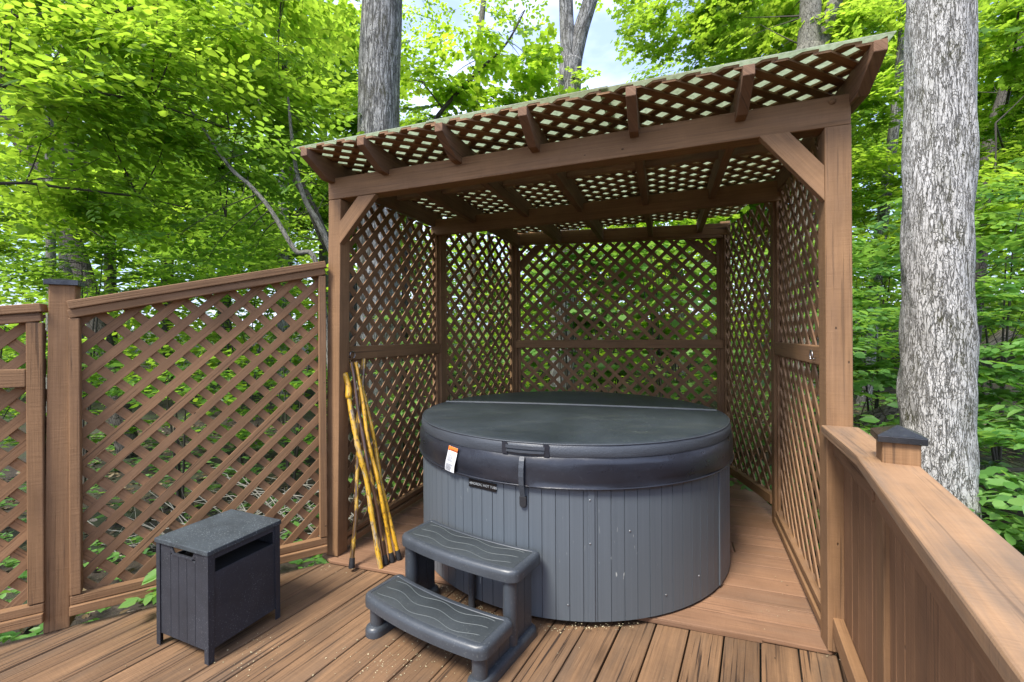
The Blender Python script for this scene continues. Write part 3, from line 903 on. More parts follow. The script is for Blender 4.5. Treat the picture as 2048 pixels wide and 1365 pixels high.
def fence_panel(A, B, za, zc, L0, L1, midrail=False, wide_stile=False):
    """A->B in plan, top of cap za at A and zc at B; u from L0 to L1"""
    d = unit((B[0] - A[0], B[1] - A[1])); n = FN
    to3 = lambda u, v, o=0.0: Vector((A[0] + d[0] * u, A[1] + d[1] * u, v)) + n * o
    zt = lambda u: za + (zc - za) * (u - L0) / (L1 - L0)
    for off, hh, ex, w, o in ((0.020, 0.040, 0.0, 0.090, 0.035), (0.062, 0.040, -0.004, 0.040, 0.050)):
        mb = MB(); mb.bar(to3(L0 + 0.002, zt(L0) - off, o), to3(L1 - 0.002 + ex, zt(L1) - off, o), w, hh)
        mb.build('top_rail', M['wood'], fe, 0.004)
    for z, hh, o in ((0.087, 0.044, 0.060), (0.131, 0.040, 0.046)):
        mb = MB(); mb.bar(to3(L0 + 0.002, z, o), to3(L1 - 0.002, z, o), 0.040, hh)
        mb.build('bottom_rail', M['wood'], fe, 0.004)
    for u, wd in ((L0 + 0.021, 0.040), (L1 - (0.028 if midrail else 0.021), 0.055 if midrail else 0.040)):
        mb = MB(); mb.bar(to3(u, 0.155, 0.047), to3(u, zt(u) - 0.085, 0.047), 0.040, wd, d + (0,))
        mb.build('stile', M['wood'], fe, 0.004)
    mb = MB()
    lattice(mb, lambda u, v: to3(u, v, 0.012), n, [(L0 + 0.004, 0.118), (L1 - 0.004, 0.118), (L1 - 0.004, zt(L1) - 0.05), (L0 + 0.004, zt(L0) - 0.05)], 0.096, 0.040, 0.0085, 1, 45)
    mb.build('lattice_panel', M['lattice'], fe)
    if midrail:
        mb = MB(); mb.bar(to3(L0 + 0.043, 1.182, 0.045), to3(L1 - 0.057, 1.182, 0.045), 0.040, 0.082)
        mb.build('mid_rail', M['wood'], fe, 0.004)
FLf = (FL[0] - 0.03, FL[1] - 0.0)
LF = math.hypot(FLf[0] - LP[0], FLf[1] - LP[1])
fence_panel(LP, FLf, 1.535, 1.818, 0.048, LF - 0.035)
fence_panel(LP2, LP, 1.370, 1.522, 0.048, 1.25 - 0.034, True)

# ================================================================== solid railing on the right
ra = thing('deck_railing', 'solid brown board railing with broad weathered cap and a pyramid capped post', 'railing', (1.125, 1.335, 0.0))
C0 = (1.366, 1.858); C1 = (1.125, 1.335); dC = unit((-0.497, -0.868)); C2 = (C1[0] + dC[0] * 1.95, C1[1] + dC[1] * 1.95)
def side(p, q, off):
    d = unit((q[0] - p[0], q[1] - p[1])); n = (d[1], -d[0])     # left of travel towards the camera = deck side is -n
    return ((p[0] + n[0] * off, p[1] + n[1] * off), (q[0] + n[0] * off, q[1] + n[1] * off))
CT = 0.978
mb = MB()
# cap: two boards meeting at the post; polygons in plan
def capboard(P, Q, hw, z, th):
    d = unit((Q[0] - P[0], Q[1] - P[1])); n = (-d[1], d[0])
    pts = [(P[0] + n[0] * hw, P[1] + n[1] * hw), (P[0] - n[0] * hw, P[1] - n[1] * hw), (Q[0] - n[0] * hw, Q[1] - n[1] * hw), (Q[0] + n[0] * hw, Q[1] + n[1] * hw)]
    if area2(pts) < 0: pts.reverse()
    mb.slab([V2(p, z - th) for p in pts], (0, 0, th), (d[0], d[1], 0))
capboard(C0, (C1[0] + dC[0] * -0.03, C1[1] + dC[1] * -0.03), 0.066, CT - 0.003, 0.038)
capboard((C1[0] + dC[0] * -0.028, C1[1] + dC[1] * -0.028), C2, 0.070, CT, 0.038)
mb.build('cap_board', M['cap'], ra, 0.006)
WX = 0.012
mb = MB()
segs = [((1.398, 1.893), (1.120, 1.330)), ((1.120, 1.330), (1.120 + dC[0] * 1.95, 1.330 + dC[1] * 1.95))]
for A, B in segs:
    d = unit((B[0] - A[0], B[1] - A[1])); L = math.hypot(B[0] - A[0], B[1] - A[1]); n = (d[1], -d[0])  # n points to the deck side
    if n[0] > 0: n = (-n[0], -n[1])
    u = 0.0
    while u < L - 0.01:
        w = min(random.choice((0.088, 0.09, 0.092)), L - u)
        pz = random.uniform(-0.0015, 0.0015)
        a = (A[0] + d[0] * (u + 0.0008), A[1] + d[1] * (u + 0.0008)); b = (A[0] + d[0] * (u + w - 0.0008), A[1] + d[1] * (u + w - 0.0008))
        base = [V2((q[0] + n[0] * o, q[1] + n[1] * o), 0.004) for q, o in ((a, -0.020 + pz), (b, -0.020 + pz), (b, 0.0 + pz), (a, 0.0 + pz))]
        if area2([(v.x, v.y) for v in base]) < 0: base.reverse()
        mb.prism(base, (0, 0, CT - 0.044)); u += w
mb.build('board_wall', M['railwall'], ra, 0.0025)
mb = MB()
for A, B in segs:
    d = unit((B[0] - A[0], B[1] - A[1])); n = (d[1], -d[0])
    if n[0] > 0: n = (-n[0], -n[1])
    mb.bar(V2((A[0] + n[0] * 0.018 + d[0] * .03, A[1] + n[1] * 0.018 + d[1] * .03), CT - 0.085), V2((B[0] + n[0] * 0.018 - d[0] * .01, B[1] + n[1] * 0.018 - d[1] * .01), CT - 0.085), 0.034, 0.088)
mb.build('trim_rail', M['railwall'], ra, 0.003)
A, B = segs[0]; d = unit((B[0] - A[0], B[1] - A[1])); n = (d[1], -d[0])
if n[0] > 0: n = (-n[0], -n[1])
mb = MB()
mb.bar(V2((A[0] + n[0] * 0.021 - d[0] * 0.008, A[1] + n[1] * 0.021 - d[1] * 0.008), 0.125), V2((B[0] + n[0] * 0.021, B[1] + n[1] * 0.021), 0.125), 0.040, 0.086)
A, B = segs[1]; d = unit((B[0] - A[0], B[1] - A[1])); n = (d[1], -d[0])
if n[0] > 0: n = (-n[0], -n[1])
mb.bar(V2((A[0] + n[0] * 0.021 + d[0] * 0.01, A[1] + n[1] * 0.021 + d[1] * 0.01), 0.125), V2((B[0] + n[0] * 0.021, B[1] + n[1] * 0.021), 0.125), 0.040, 0.086)
mb.build('toe_board', M['wood'], ra, 0.004)
PD = (math.cos(R(30)), -math.sin(R(30)))
pc = (1.094 + PD[0] * 0.0445 - PD[1] * 0.0445, 1.318 + PD[1] * 0.0445 + PD[0] * 0.0445)
post(ra, pc, 0.10, 1.045, PD, (0, 0), 0.089, M['wood'])
postcap(ra, pc, 1.040, 0.113, PD, 0.026, 0.020)

# ================================================================== round tub
tub = thing('hot_tub', 'round blue grey hot tub with vertical panelled sides under the pergola', 'hot tub', (TUB[0], TUB[1], 0.03))
RT_ = 0.980; NST = 96
def tub_side():
    mb = MB(); z0, z1 = 0.036, 0.80
    pts = []
    for k in range(NST):
        a0 = 2 * math.pi * k / NST; da = 2 * math.pi / NST; g = 0.0016 / RT_; e = 0.0019 / RT_
        pts += [(a0 - g * .4, RT_ - 0.0045), (a0 + g * .4, RT_ - 0.0045), (a0 + e, RT_), (a0 + da - e, RT_)]
    n = len(pts); b = 0
    zz = [z0, 0.30, 0.55, z1]
    for z in zz:
        for a, r in pts: mb.v.append((TUB[0] + r * math.sin(a), TUB[1] - r * math.cos(a), z))
    for j in range(len(zz) - 1):
        for i in range(n):
            i2 = (i + 1) % n
            mb.f.append((j * n + i, j * n + i2, (j + 1) * n + i2, (j + 1) * n + i)); mb.uv += [(0, 0)] * 4; mb.mi.append(0)
    mb.lathe([(RT_ - 0.004, z0), (0.9, z0 + .001), (0.0, z0 + .001)], TUB, 64)
    return mb.build('cabinet', M['cabinet'], tub)
tub_side()
mb = MB(); mb.lathe([(0.0, 0.0235), (0.95, 0.0235), (0.955, 0.036), (0.0, 0.037)], TUB, 72)
mb.build('base_ring', M['rubber'], tub)
def on_tub(phi, r, z):
    a = R(phi); return Vector((TUB[0] + r * math.sin(a), TUB[1] - r * math.cos(a), z))
for phi in (-1.6, 46.0, -86.0, 94.0, 140.0, 185.0, 230.0):        # strips that cover the panel joints
    mb = MB()
    a = on_tub(phi, RT_ + 0.002, 0.038); b = on_tub(phi, RT_ + 0.002, 0.79)
    rd = Vector((math.sin(R(phi)), -math.cos(R(phi)), 0))
    mb.bar(a, b, 0.030, 0.007, rd)
    mb.build('joint_strip', M['cabinet'], tub, 0.002)
mb = MB()
for phi, z in ((-2.0, 0.60), (-2.0, 0.40), (-8.0, 0.11), (20.0, 0.125), (9, 0.45), (33, 0.16)):
    m0 = MB(); m0.lathe([(0.0, 0.0022), (0.003, 0.002), (0.0042, 0.001), (0.0044, -0.001)], (0, 0), 12)
    rd = Vector((math.sin(R(phi)), -math.cos(R(phi)), 0))
    mt = Matrix.Translation(on_tub(phi, RT_ + (0.0062 if abs(phi + 1.6) < 2.5 else 0.0012), z)) @ rd.to_track_quat('Z', 'Y').to_matrix().to_4x4()
    m = m0.mesh('screw', True); m.transform(mt); link('screw', m, M['screw'], tub)

def text_mesh(s, size, extr=0.0006):
    cu = bpy.data.curves.new('lettering', 'FONT'); cu.body = s; cu.size = size; cu.extrude = extr
    cu.align_x = 'CENTER'; cu.align_y = 'CENTER'; cu.resolution_u = 3
    to = bpy.data.objects.new('lettering', cu); COL.objects.link(to)
    dg = bpy.context.evaluated_depsgraph_get()
    me = bpy.data.meshes.new_from_object(to.evaluated_get(dg))
    bpy.data.objects.remove(to); return me
def frame_at(phi, r, z, tiltdeg=0.0):
    a = R(phi); rd = Vector((math.sin(a), -math.cos(a), 0)); tx = Vector((math.cos(a), math.sin(a), 0))
    m = Matrix((tx, Vector((0, 0, 1)), rd)).transposed().to_4x4()
    return Matrix.Translation(on_tub(phi, r, z)) @ m @ Matrix.Rotation(R(tiltdeg), 4, 'Z')
# nameplate
mb = MB(); mb.bar((-0.085, 0, 0), (0.085, 0, 0), 0.004, 0.040, (0, 1, 0))
m = mb.mesh('nameplate'); m.transform(frame_at(-33.5, RT_ + 0.0012, 0.617)); np_ = link('nameplate', m, M['plate'], tub)
tm = text_mesh('NORDIC HOT TUBS', 0.0175); tm.transform(frame_at(-33.5, RT_ + 0.0036, 0.617) @ Matrix.Translation((0.012, 0, 0)))
link('lettering', tm, M['plate_text'], np_)
mb = MB()
for k in range(3):
    a = R(60 * k); mb.bar((-0.009 * math.cos(a), -0.009 * math.sin(a), 0), (0.009 * math.cos(a), 0.009 * math.sin(a), 0), 0.0014, 0.001, (0, 0, 1))
m = mb.mesh('emblem'); m.transform(frame_at(-33.5, RT_ + 0.0036, 0.617) @ Matrix.Translation((-0.072, 0, 0))); link('emblem', m, M['plate_text'], np_)

# ================================================================== tub cover (lifts off the tub)
cv = thing('tub_cover', 'round black vinyl cover with a fold seam lying on the hot tub', 'tub cover', (TUB[0], TUB[1], 0.655))
def wob(a, s): return 0.5 * math.sin(5 * a + s) + 0.3 * math.sin(11 * a + 1.7 * s) + 0.2 * math.sin(23 * a + s)
def cover_lathe(prof, name, mat, amp, seg=180, smoothf=True):
    mb = MB(); n = len(prof)
    for k in range(seg):
        a = 2 * math.pi * k / seg
        for i, (r, z) in enumerate(prof):
            rr = r + amp * wob(a, i * 1.1) * (1 if 0 < i < n - 1 else 0.3)
            mb.v.append((TUB[0] + rr * math.sin(a), TUB[1] - rr * math.cos(a), z + amp * 0.6 * wob(a, 3 + i * .7) * (1 if r > 0.3 else 0)))
    for k in range(seg):
        k2 = (k + 1) % seg
        for i in range(n - 1):
            mb.f.append((k * n + i, k2 * n + i, k2 * n + i + 1, k * n + i + 1)); mb.uv += [(0, 0)] * 4; mb.mi.append(0)
    return mb.build(name, mat, cv, smooth=smoothf, sharp=50)
cover_lathe([(0.985, 0.792), (0.988, 0.800), (0.987, 0.825), (0.984, 0.842), (0.978, 0.8515)], 'side_band', M['vinyl_side'], 0.0022)
cover_lathe([(0.978, 0.8515), (0.970, 0.8575), (0.955, 0.8605), (0.75, 0.8635), (0.45, 0.8655), (0.2, 0.8665), (0.001, 0.867)], 'top', M['cover'], 0.0018)
cover_lathe([(0.975, 0.655), (0.9965, 0.6505), (1.000, 0.656), (0.997, 0.663), (0.9995, 0.685), (1.0015, 0.725), (0.999, 0.76), (0.992, 0.782), (0.985, 0.791)], 'skirt', M['vinyl_skirt'], 0.0055)
mb = MB()
pts = [on_tub(360 * k / 120, 0.9805 + 0.002 * wob(2 * math.pi * k / 120, 0), 0.8525) for k in range(121)]
mb.tube(pts, 0.0035, 6, cap=False); mb.build('piping', M['vinyl_side'], cv, smooth=True)
mb = MB()
pts = [on_tub(360 * k / 120, 0.9995, 0.6535) for k in range(121)]
mb.tube(pts, 0.0045, 6, cap=False); mb.build('piping', M['vinyl_skirt'], cv, smooth=True)
# fold seam across the top
fd_ = unit((1.88, -0.48)); 
fo = (TUB[0] - 0.02 - fd_[1] * 0.10, TUB[1] + fd_[0] * 0.10 + 0.02)
def chord(c, d, rad):
    w = ((c[0] - TUB[0]), (c[1] - TUB[1])); b = w[0] * d[0] + w[1] * d[1]; q = math.sqrt(b * b - (w[0] ** 2 + w[1] ** 2 - rad * rad))
    return -b - q, -b + q
t0, t1 = chord(fo, fd_, 0.955)
mb = MB()
N = 40
row = []
for k in range(N + 1):
    t = t0 + (t1 - t0) * k / N
    x, y = fo[0] + fd_[0] * t, fo[1] + fd_[1] * t
    rr = math.hypot(x - TUB[0], y - TUB[1]); zt = 0.8670 - 0.0065 * (rr / 0.955) ** 2
    row.append((x, y, zt))
for a, b in zip(row, row[1:]):
    nx, ny = -fd_[1], fd_[0]
    for (o0, h0), (o1, h1) in (((-0.012, 0.0015), (-0.005, 0.009)), ((-0.005, 0.009), (0.004, 0.010)), ((0.004, 0.010), (0.012, 0.0015))):
        mb.poly([(a[0] + nx * o0, a[1] + ny * o0, a[2] + h0), (b[0] + nx * o0, b[1] + ny * o0, b[2] + h0), (b[0] + nx * o1, b[1] + ny * o1, b[2] + h1), (a[0] + nx * o1, a[1] + ny * o1, a[2] + h1)])
mb.build('fold_seam', M['seam'], cv, smooth=True)
# handle: stitched end patches and two folded bands
def bent(phi0, phi1, z, h, r, t, n=8, sag=0.0):
    """thin band bent round the cover between two angles"""
    m = MB()
    for k in range(n):
        q0, q1 = phi0 + (phi1 - phi0) * k / n, phi0 + (phi1 - phi0) * (k + 1) / n
        s0 = sag * math.sin(math.pi * k / n); s1 = sag * math.sin(math.pi * (k + 1) / n)
        o0, o1 = on_tub(q0, r + t + s0, z), on_tub(q1, r + t + s1, z); i0, i1 = on_tub(q0, r + s0, z), on_tub(q1, r + s1, z)
        up = Vector((0, 0, h / 2))
        m.poly([o0 - up, o1 - up, o1 + up, o0 + up]); m.poly([i1 - up, i0 - up, i0 + up, i1 + up])
        m.poly([o0 + up, o1 + up, i1 + up, i0 + up]); m.poly([i0 - up, i1 - up, o1 - up, o0 - up])
        if k == 0: m.poly([i0 - up, o0 - up, o0 + up, i0 + up])
        if k == n - 1: m.poly([o1 - up, i1 - up, i1 + up, o1 + up])
    return m
hd = bent(-25.2, -14.0, 0.832, 0.014, 0.989, 0.006, 10, 0.004).build('handle', M['vinyl_side'], cv, smooth=False)
bent(-25.0, -14.2, 0.813, 0.010, 0.989, 0.008, 10, 0.006).build('handle_fold', M['vinyl_side'], hd)
for q in (-25.6, -13.6):
    bent(q - 0.8, q + 0.8, 0.822, 0.056, 0.988, 0.004, 2).build('handle_patch', M['vinyl_skirt'], hd)
# locking strap with buckle
mb = MB()
sp = [(0.790, 0.9955), (0.772, 1.006), (0.74, 1.014), (0.70, 1.016), (0.66, 1.012), (0.625, 1.000), (0.597, 0.990)]
for (za, r0), (zb_, r1) in zip(sp, sp[1:]):
    a0, a1 = -20.9, -19.5
    A0, A1, B0, B1 = on_tub(a0, r0, za), on_tub(a1, r0, za), on_tub(a0, r1, zb_), on_tub(a1, r1, zb_)
    rd = Vector((math.sin(R(-20.2)), -math.cos(R(-20.2)), 0)) * 0.004
    mb.poly([B0 + rd, B1 + rd, A1 + rd, A0 + rd]); mb.poly([A0, A1, B1, B0]); mb.poly([A1 + rd, B1 + rd, B1, A1]); mb.poly([A0, B0, B0 + rd, A0 + rd])
st = mb.build('lock_strap', M['vinyl_side'], cv)
mb = MB(); pr = []
for k in range(9):
    a = math.pi * k / 8; pr.append((0.017 * math.cos(a + math.pi), -0.012 + 0.016 * math.sin(a + math.pi)))
pr = [(-0.017, 0.026)] + pr + [(0.017, 0.026)]
base = [Vector((x, y, 0)) for x, y in pr]
if area2(pr) < 0: base.reverse()
mb.prism(base, (0, 0, 0.014)); m = mb.mesh('buckle'); m.transform(frame_at(-20.2, 0.981, 0.575)); bk = link('buckle', m, M['rubber'], st)
bv = bk.modifiers.new('bevel', 'BEVEL'); bv.width = 0.003; bv.segments = 2
# warning tag stitched under the side band
mb = MB(); tw = 0.074; rows = []
for k in range(13):
    t = k / 12; rows.append((t * -0.130, 0.004 + 0.010 * math.sin(t * 2.6) + 0.004 * t, -0.010 * t + 0.004 * math.sin(t * 5)))
TF = frame_at(-43.9, 1.001, 0.784, -4)
for (y0, o0, x0), (y1, o1, x1) in zip(rows, rows[1:]):
    w0 = w1 = tw / 2
    mb.poly([(x1 - w1, y1, o1), (x1 + w1, y1, o1), (x0 + w0, y0, o0), (x0 - w0, y0, o0)], mi=0 if y1 < -0.030 else 1)
    mb.poly([(x0 - w0, y0, o0 - .0008), (x0 + w0, y0, o0 - .0008), (x1 + w1, y1, o1 - .0008), (x1 - w1, y1, o1 - .0008)])
m = mb.mesh('warning_tag', True); m.transform(TF); tg = link('warning_tag', m, [M['tag'], M['tag_orange']], cv)
def tagpt(y):
    t = -y / 0.130; return (0.004 + 0.010 * math.sin(t * 2.6) + 0.004 * t, -0.010 * t + 0.004 * math.sin(t * 5))
tm = text_mesh('WARNING', 0.0118, 0.0002); o_, x_ = tagpt(-0.016); tm.transform(TF @ Matrix.Translation((x_ + 0.009, -0.016, o_ + 0.0012))); link('lettering', tm, M['tag_ink'], tg)
mb = MB(); o_, x_ = tagpt(-0.018)
mb.poly([(x_ - 0.033, -0.023, o_ + .0014), (x_ - 0.021, -0.023, o_ + .0014), (x_ - 0.027, -0.012, o_ + .0014)])
m = mb.mesh('warning_sign'); m.transform(TF); link('warning_triangle', m, M['tag_ink'], tg)
mb = MB(); rr = random.Random(4)
y = -0.040
while y > -0.124:
    if not (-0.088 < y < -0.074):
        o_, x_ = tagpt(y); L = rr.uniform(0.036, 0.060)
        mb.poly([(x_ - 0.031, y - 0.0010, o_ + .0016), (x_ - 0.031 + L, y - 0.0010, o_ + .0016), (x_ - 0.031 + L, y + 0.0008, o_ + .0016), (x_ - 0.031, y + 0.0008, o_ + .0016)])
    y -= 0.0055
m = mb.mesh('small_print'); m.transform(TF); link('small_print', m, M['tag_ink'], tg)

# ================================================================== two-tread tub steps
ste = Vector((0.545, 0.838)); ste = unit((0.545, 0.838)); str_ = (ste[1], -ste[0])
SO = (-0.405, 1.852)                                       # mid point of the lower tread's front chord
def sp3(u, v, z): return Vector((SO[0] + str_[0] * u + ste[0] * v, SO[1] + str_[1] * u + ste[1] * v, z))
stp = thing('tub_steps', 'dark grey plastic two tread step standing against the round tub', 'steps', (SO[0] + ste[0] * .22, SO[1] + ste[1] * .22, 0))
def bow(u, R0): return math.sqrt(R0 * R0 - u * u) - R0      # <=0 away from the middle
def tread(v0, v1, ztop, th, hw, name, waves):
    """curved tread: both long edges bow towards the camera like the tub's side"""
    def outline(ins, n=16):
        pts = []; h = hw - ins; rc = max(0.004, 0.038 - ins)
        f = lambda u, v: v - 0.030 * (1 - (u / hw) ** 2)
        for k in range(n + 1):                              # front edge
            u = -h + rc + (2 * h - 2 * rc) * k / n; pts.append((u, f(u, v0 + ins)))
        for k in range(1, 6):
            a = -math.pi / 2 + math.pi / 2 * k / 5; pts.append((h - rc + rc * math.cos(a), f(h, v0 + ins) + rc + rc * math.sin(a)))
        for k in range(1, 6):
            a = math.pi / 2 * k / 5; pts.append((h - rc + rc * math.cos(a), f(h, v1 - ins) - rc + rc * math.sin(a)))
        for k in range(1, n):
            u = h - rc - (2 * h - 2 * rc) * k / n; pts.append((u, f(u, v1 - ins)))
        for k in range(0, 6):
            a = math.pi / 2 + math.pi / 2 * k / 5; pts.append((-h + rc + rc * math.cos(a), f(-h, v1 - ins) - rc + rc * math.sin(a)))
        for k in range(1, 5):
            a = math.pi + math.pi / 2 * k / 5; pts.append((-h + rc + rc * math.cos(a), f(-h, v0 + ins) + rc + rc * math.sin(a)))
        return pts
    mb = MB()
    rings = [(0.012, ztop - th), (0.0, ztop - th), (0.0, ztop - 0.022), (0.003, ztop - 0.010), (0.010, ztop - 0.003), (0.018, ztop), (0.030, ztop), (0.0325, ztop - 0.0025), (0.036, ztop - 0.0005)]
    loops = []
    for ins, z in rings:
        loops.append([sp3(u, v, z) for u, v in outline(ins)])
    n = len(loops[0]); b = 0
    for lp in loops: mb.v += [tuple(p) for p in lp]
    for j in range(len(loops) - 1):
        for i in range(n):
            i2 = (i + 1) % n
            mb.f.append((j * n + i, j * n + i2, (j + 1) * n + i2, (j + 1) * n + i)); mb.uv += [(0, 0)] * 4; mb.mi.append(1 if j < 7 else 0)
    j = len(loops) - 1
    mb.f.append(tuple(j * n + i for i in range(n))); mb.uv += [(0, 0)] * n; mb.mi.append(0)
    mb.f.append(tuple(i for i in reversed(range(n)))); mb.uv += [(0, 0)] * n; mb.mi.append(0)
    t = mb.build(name, [M['tread'], M['step']], stp, smooth=True, sharp=35)
    # moulded wavy grooves
    mg = MB()
    for q in range(waves):
        vv = v0 + (v1 - v0) * (0.26 + 0.24 * q)
        pts = []
        for k in range(41):
            u = -hw + 0.06 + (2 * hw - 0.12) * k / 40
            pts.append(sp3(u, vv - 0.030 * (1 - (u / hw) ** 2) + 0.011 * math.sin(u * 27 + 0.6 * q), ztop + 0.0003))
        mg.tube(pts, 0.0017, 5)
    mg.build('wavy_groove', M['groove'], t, smooth=True)
    return t
HW = 0.348
tread(0.0, 0.225, 0.185, 0.050, HW, 'lower_tread', 3)
tread(0.225, 0.460, 0.372, 0.050, HW, 'upper_tread', 3)
for sg in (-1, 1):
    mb = MB(); uo = sg * 0.296
    # round posts
    for v, zt in ((0.045, 0.137), (0.262, 0.324)):
        mb.tube([sp3(uo, v, 0.035), sp3(uo, v, zt)], 0.032, 18)
    # side board with grooves
    for a, b, zt in ((0.075, 0.150, 0.128), (0.153, 0.228, 0.128), (0.290, 0.350, 0.316), (0.353, 0.410, 0.316)):
        mb.bar(sp3(uo, (a + b) / 2, 0.03), sp3(uo, (a + b) / 2, zt), 0.034, b - a, (ste[0], ste[1], 0))
    # foot: rounded rail
    ft = MB(); n = 22; ring = []
    for k in range(n):
        a = 2 * math.pi * k / n; cu = 0.045 * math.cos(a); cvv = 0.045 * math.sin(a)
        ring.append((cu, cvv + (0.395 if math.sin(a) > 0 else 0.035)))
    lv = [(1.0, 0.0), (1.0, 0.024), (0.93, 0.035), (0.75, 0.042), (0.3, 0.045)]
    for s, z in lv:
        for cu, w in ring: ft.v.append(tuple(sp3(uo + cu * s, 0.215 + (w - 0.215) * (1 - (1 - s) * 0.22), z)))
    for j in range(len(lv) - 1):
        for i in range(n):
            i2 = (i + 1) % n; ft.f.append((j * n + i, j * n + i2, (j + 1) * n + i2, (j + 1) * n + i)); ft.uv += [(0, 0)] * 4; ft.mi.append(0)
    ft.f.append(tuple((len(lv) - 1) * n + i for i in range(n))); ft.uv += [(0, 0)] * n; ft.mi.append(0)
    sd = mb.build('side_frame', M['step'], stp, 0.0, True, sharp=35)
    ft.build('foot', M['step'], sd, smooth=True, sharp=40)
mb = MB(); mb.tube([sp3(-0.04, 0.42, 0.004), sp3(-0.04, 0.42, 0.318)], 0.017, 14)
mb.build('rear_leg', M['step'], stp, smooth=True, sharp=40)

# ================================================================== storage bin
BA = (-1.589, 1.979); BB = (-1.266, 1.844); BC = (-1.096, 2.141)
e1 = unit((BB[0] - BA[0], BB[1] - BA[1])); e2 = (-e1[1], e1[0])
W1 = 0.350; W2 = 0.345
bn = thing('deck_box', 'charcoal black plastic storage box with a slot and dusty lid standing on the deck', 'storage box', (BA[0] + e1[0] * .17 + e2[0] * .17, BA[1] + e1[1] * .17 + e2[1] * .17, 0))
def bp(u, v, z): return Vector((BA[0] + e1[0] * u + e2[0] * v - 0.022 * z / 0.47 * 0, BA[1] + e1[1] * u + e2[1] * v, z))
ZT = 0.452
lw = 0.026
for (u, su) in ((0.0, 1), (W1, -1)):
    for (v, sv) in ((0.0, 1), (W2, -1)):
        mb = MB()
        mb.bar(bp(u + su * lw / 2, v + sv * 0.002, 0), bp(u + su * lw / 2, v + sv * 0.002, ZT), lw, 0.004, (e2[0], e2[1], 0))
        mb.bar(bp(u + su * 0.002, v + sv * (lw / 2 + .002), 0), bp(u + su * 0.002, v + sv * (lw / 2 + .002), ZT), lw - .004, 0.004, (e1[0], e1[1], 0))
        mb.build('corner_leg', M['bin'], bn, 0.001)
# long sides (v direction run): right side faces the steps, with slot
def panel(mb, a, b, z0, z1, t, nrm):
    mb.bar((a + b) / 2 + Vector((0, 0, z0 - a.z)), (a + b) / 2 + Vector((0, 0, z1 - a.z)), (b - a).length, t, nrm)
N1 = Vector((e1[0], e1[1], 0)); N2 = Vector((e2[0], e2[1], 0))
for u in (0.008, W1 - 0.008):
    mb = MB()
    panel(mb, bp(u, 0.010, 0.05), bp(u, W2 - 0.010, 0.05), 0.052, 0.370, 0.006, N1)
    panel(mb, bp(u, 0.010, 0.05), bp(u, W2 - 0.010, 0.05), 0.428, ZT, 0.006, N1)
    panel(mb, bp(u, 0.010, 0.05), bp(u, 0.034, 0.05), 0.3702, 0.4278, 0.006, N1)
    panel(mb, bp(u, W2 - 0.034, 0.05), bp(u, W2 - 0.010, 0.05), 0.3702, 0.4278, 0.006, N1)
    mb.build('slotted_side', M['bin'], bn, 0.001)
for v in (0.008, W2 - 0.008):
    mb = MB()
    # end boards with vertical grooves; middle boards stop below the handle hole
    xs = [0.012, 0.095, 0.150, 0.205, 0.260, W1 - 0.012]
    for i, (a, b) in enumerate(zip(xs, xs[1:])):
        top = ZT if i in (0, 4) else 0.412
        panel(mb, bp(a + .001, v, 0.05), bp(b - .001, v, 0.05), 0.052, top, 0.006, N2)
    # handle rim: sloped cheeks
    mb.bar(bp(0.0955, v, 0.436), bp(0.118, v, 0.414), 0.008, 0.010, (0, 0, 1))
    mb.bar(bp(0.2595, v, 0.436), bp(0.237, v, 0.414), 0.008, 0.010, (0, 0, 1))
    mb.bar(bp(0.110, v, 0.4165), bp(0.245, v, 0.4165), 0.012, 0.009, (0, 0, 1))
    for a, b, c2 in ((0.0955, 0.120, 1), (0.2595, 0.235, -1)):
        mb.prism([bp(a, v - .003, ZT), bp(a, v - .003, 0.418), bp(b, v - .003, 0.4185), bp(a + c2 * 0.003, v - .003, ZT)] if c2 > 0 else
                 [bp(a, v - .003, ZT), bp(a - 0.003, v - .003, ZT), bp(b, v - .003, 0.4185), bp(a, v - .003, 0.418)], N2 * 0.006)
    mb.build('end_panel', M['bin'], bn, 0.0008)
mb = MB()
c = bp(W1 / 2, W2 / 2, 0.06)
mb.bar(c, c + Vector((0, 0, 0.30)), W1 - 0.05, W2 - 0.05, (e2[0], e2[1], 0))
mb.build('shade_block', M['shaded_inside'], bn)  # added block filling the box, its near-black colour standing in for inner shade
mb = MB()
for u in (0.012, W1 - 0.012): mb.bar(bp(u, 0.02, 0.058), bp(u, W2 - 0.02, 0.058), 0.012, 0.014)
for v in (0.012, W2 - 0.012): mb.bar(bp(0.02, v, 0.058), bp(W1 - 0.02, v, 0.058), 0.012, 0.014)
mb.build('bottom_rim', M['bin'], bn, 0.002)
mb = MB(); c = bp(W1 / 2, W2 / 2, ZT + 0.001)
mb.bar(c, c + Vector((0, 0, 0.020)), W1 + 0.010, W2 + 0.010, (e2[0], e2[1], 0))
mb.build('lid', M['bin_lid'], bn, 0.003)

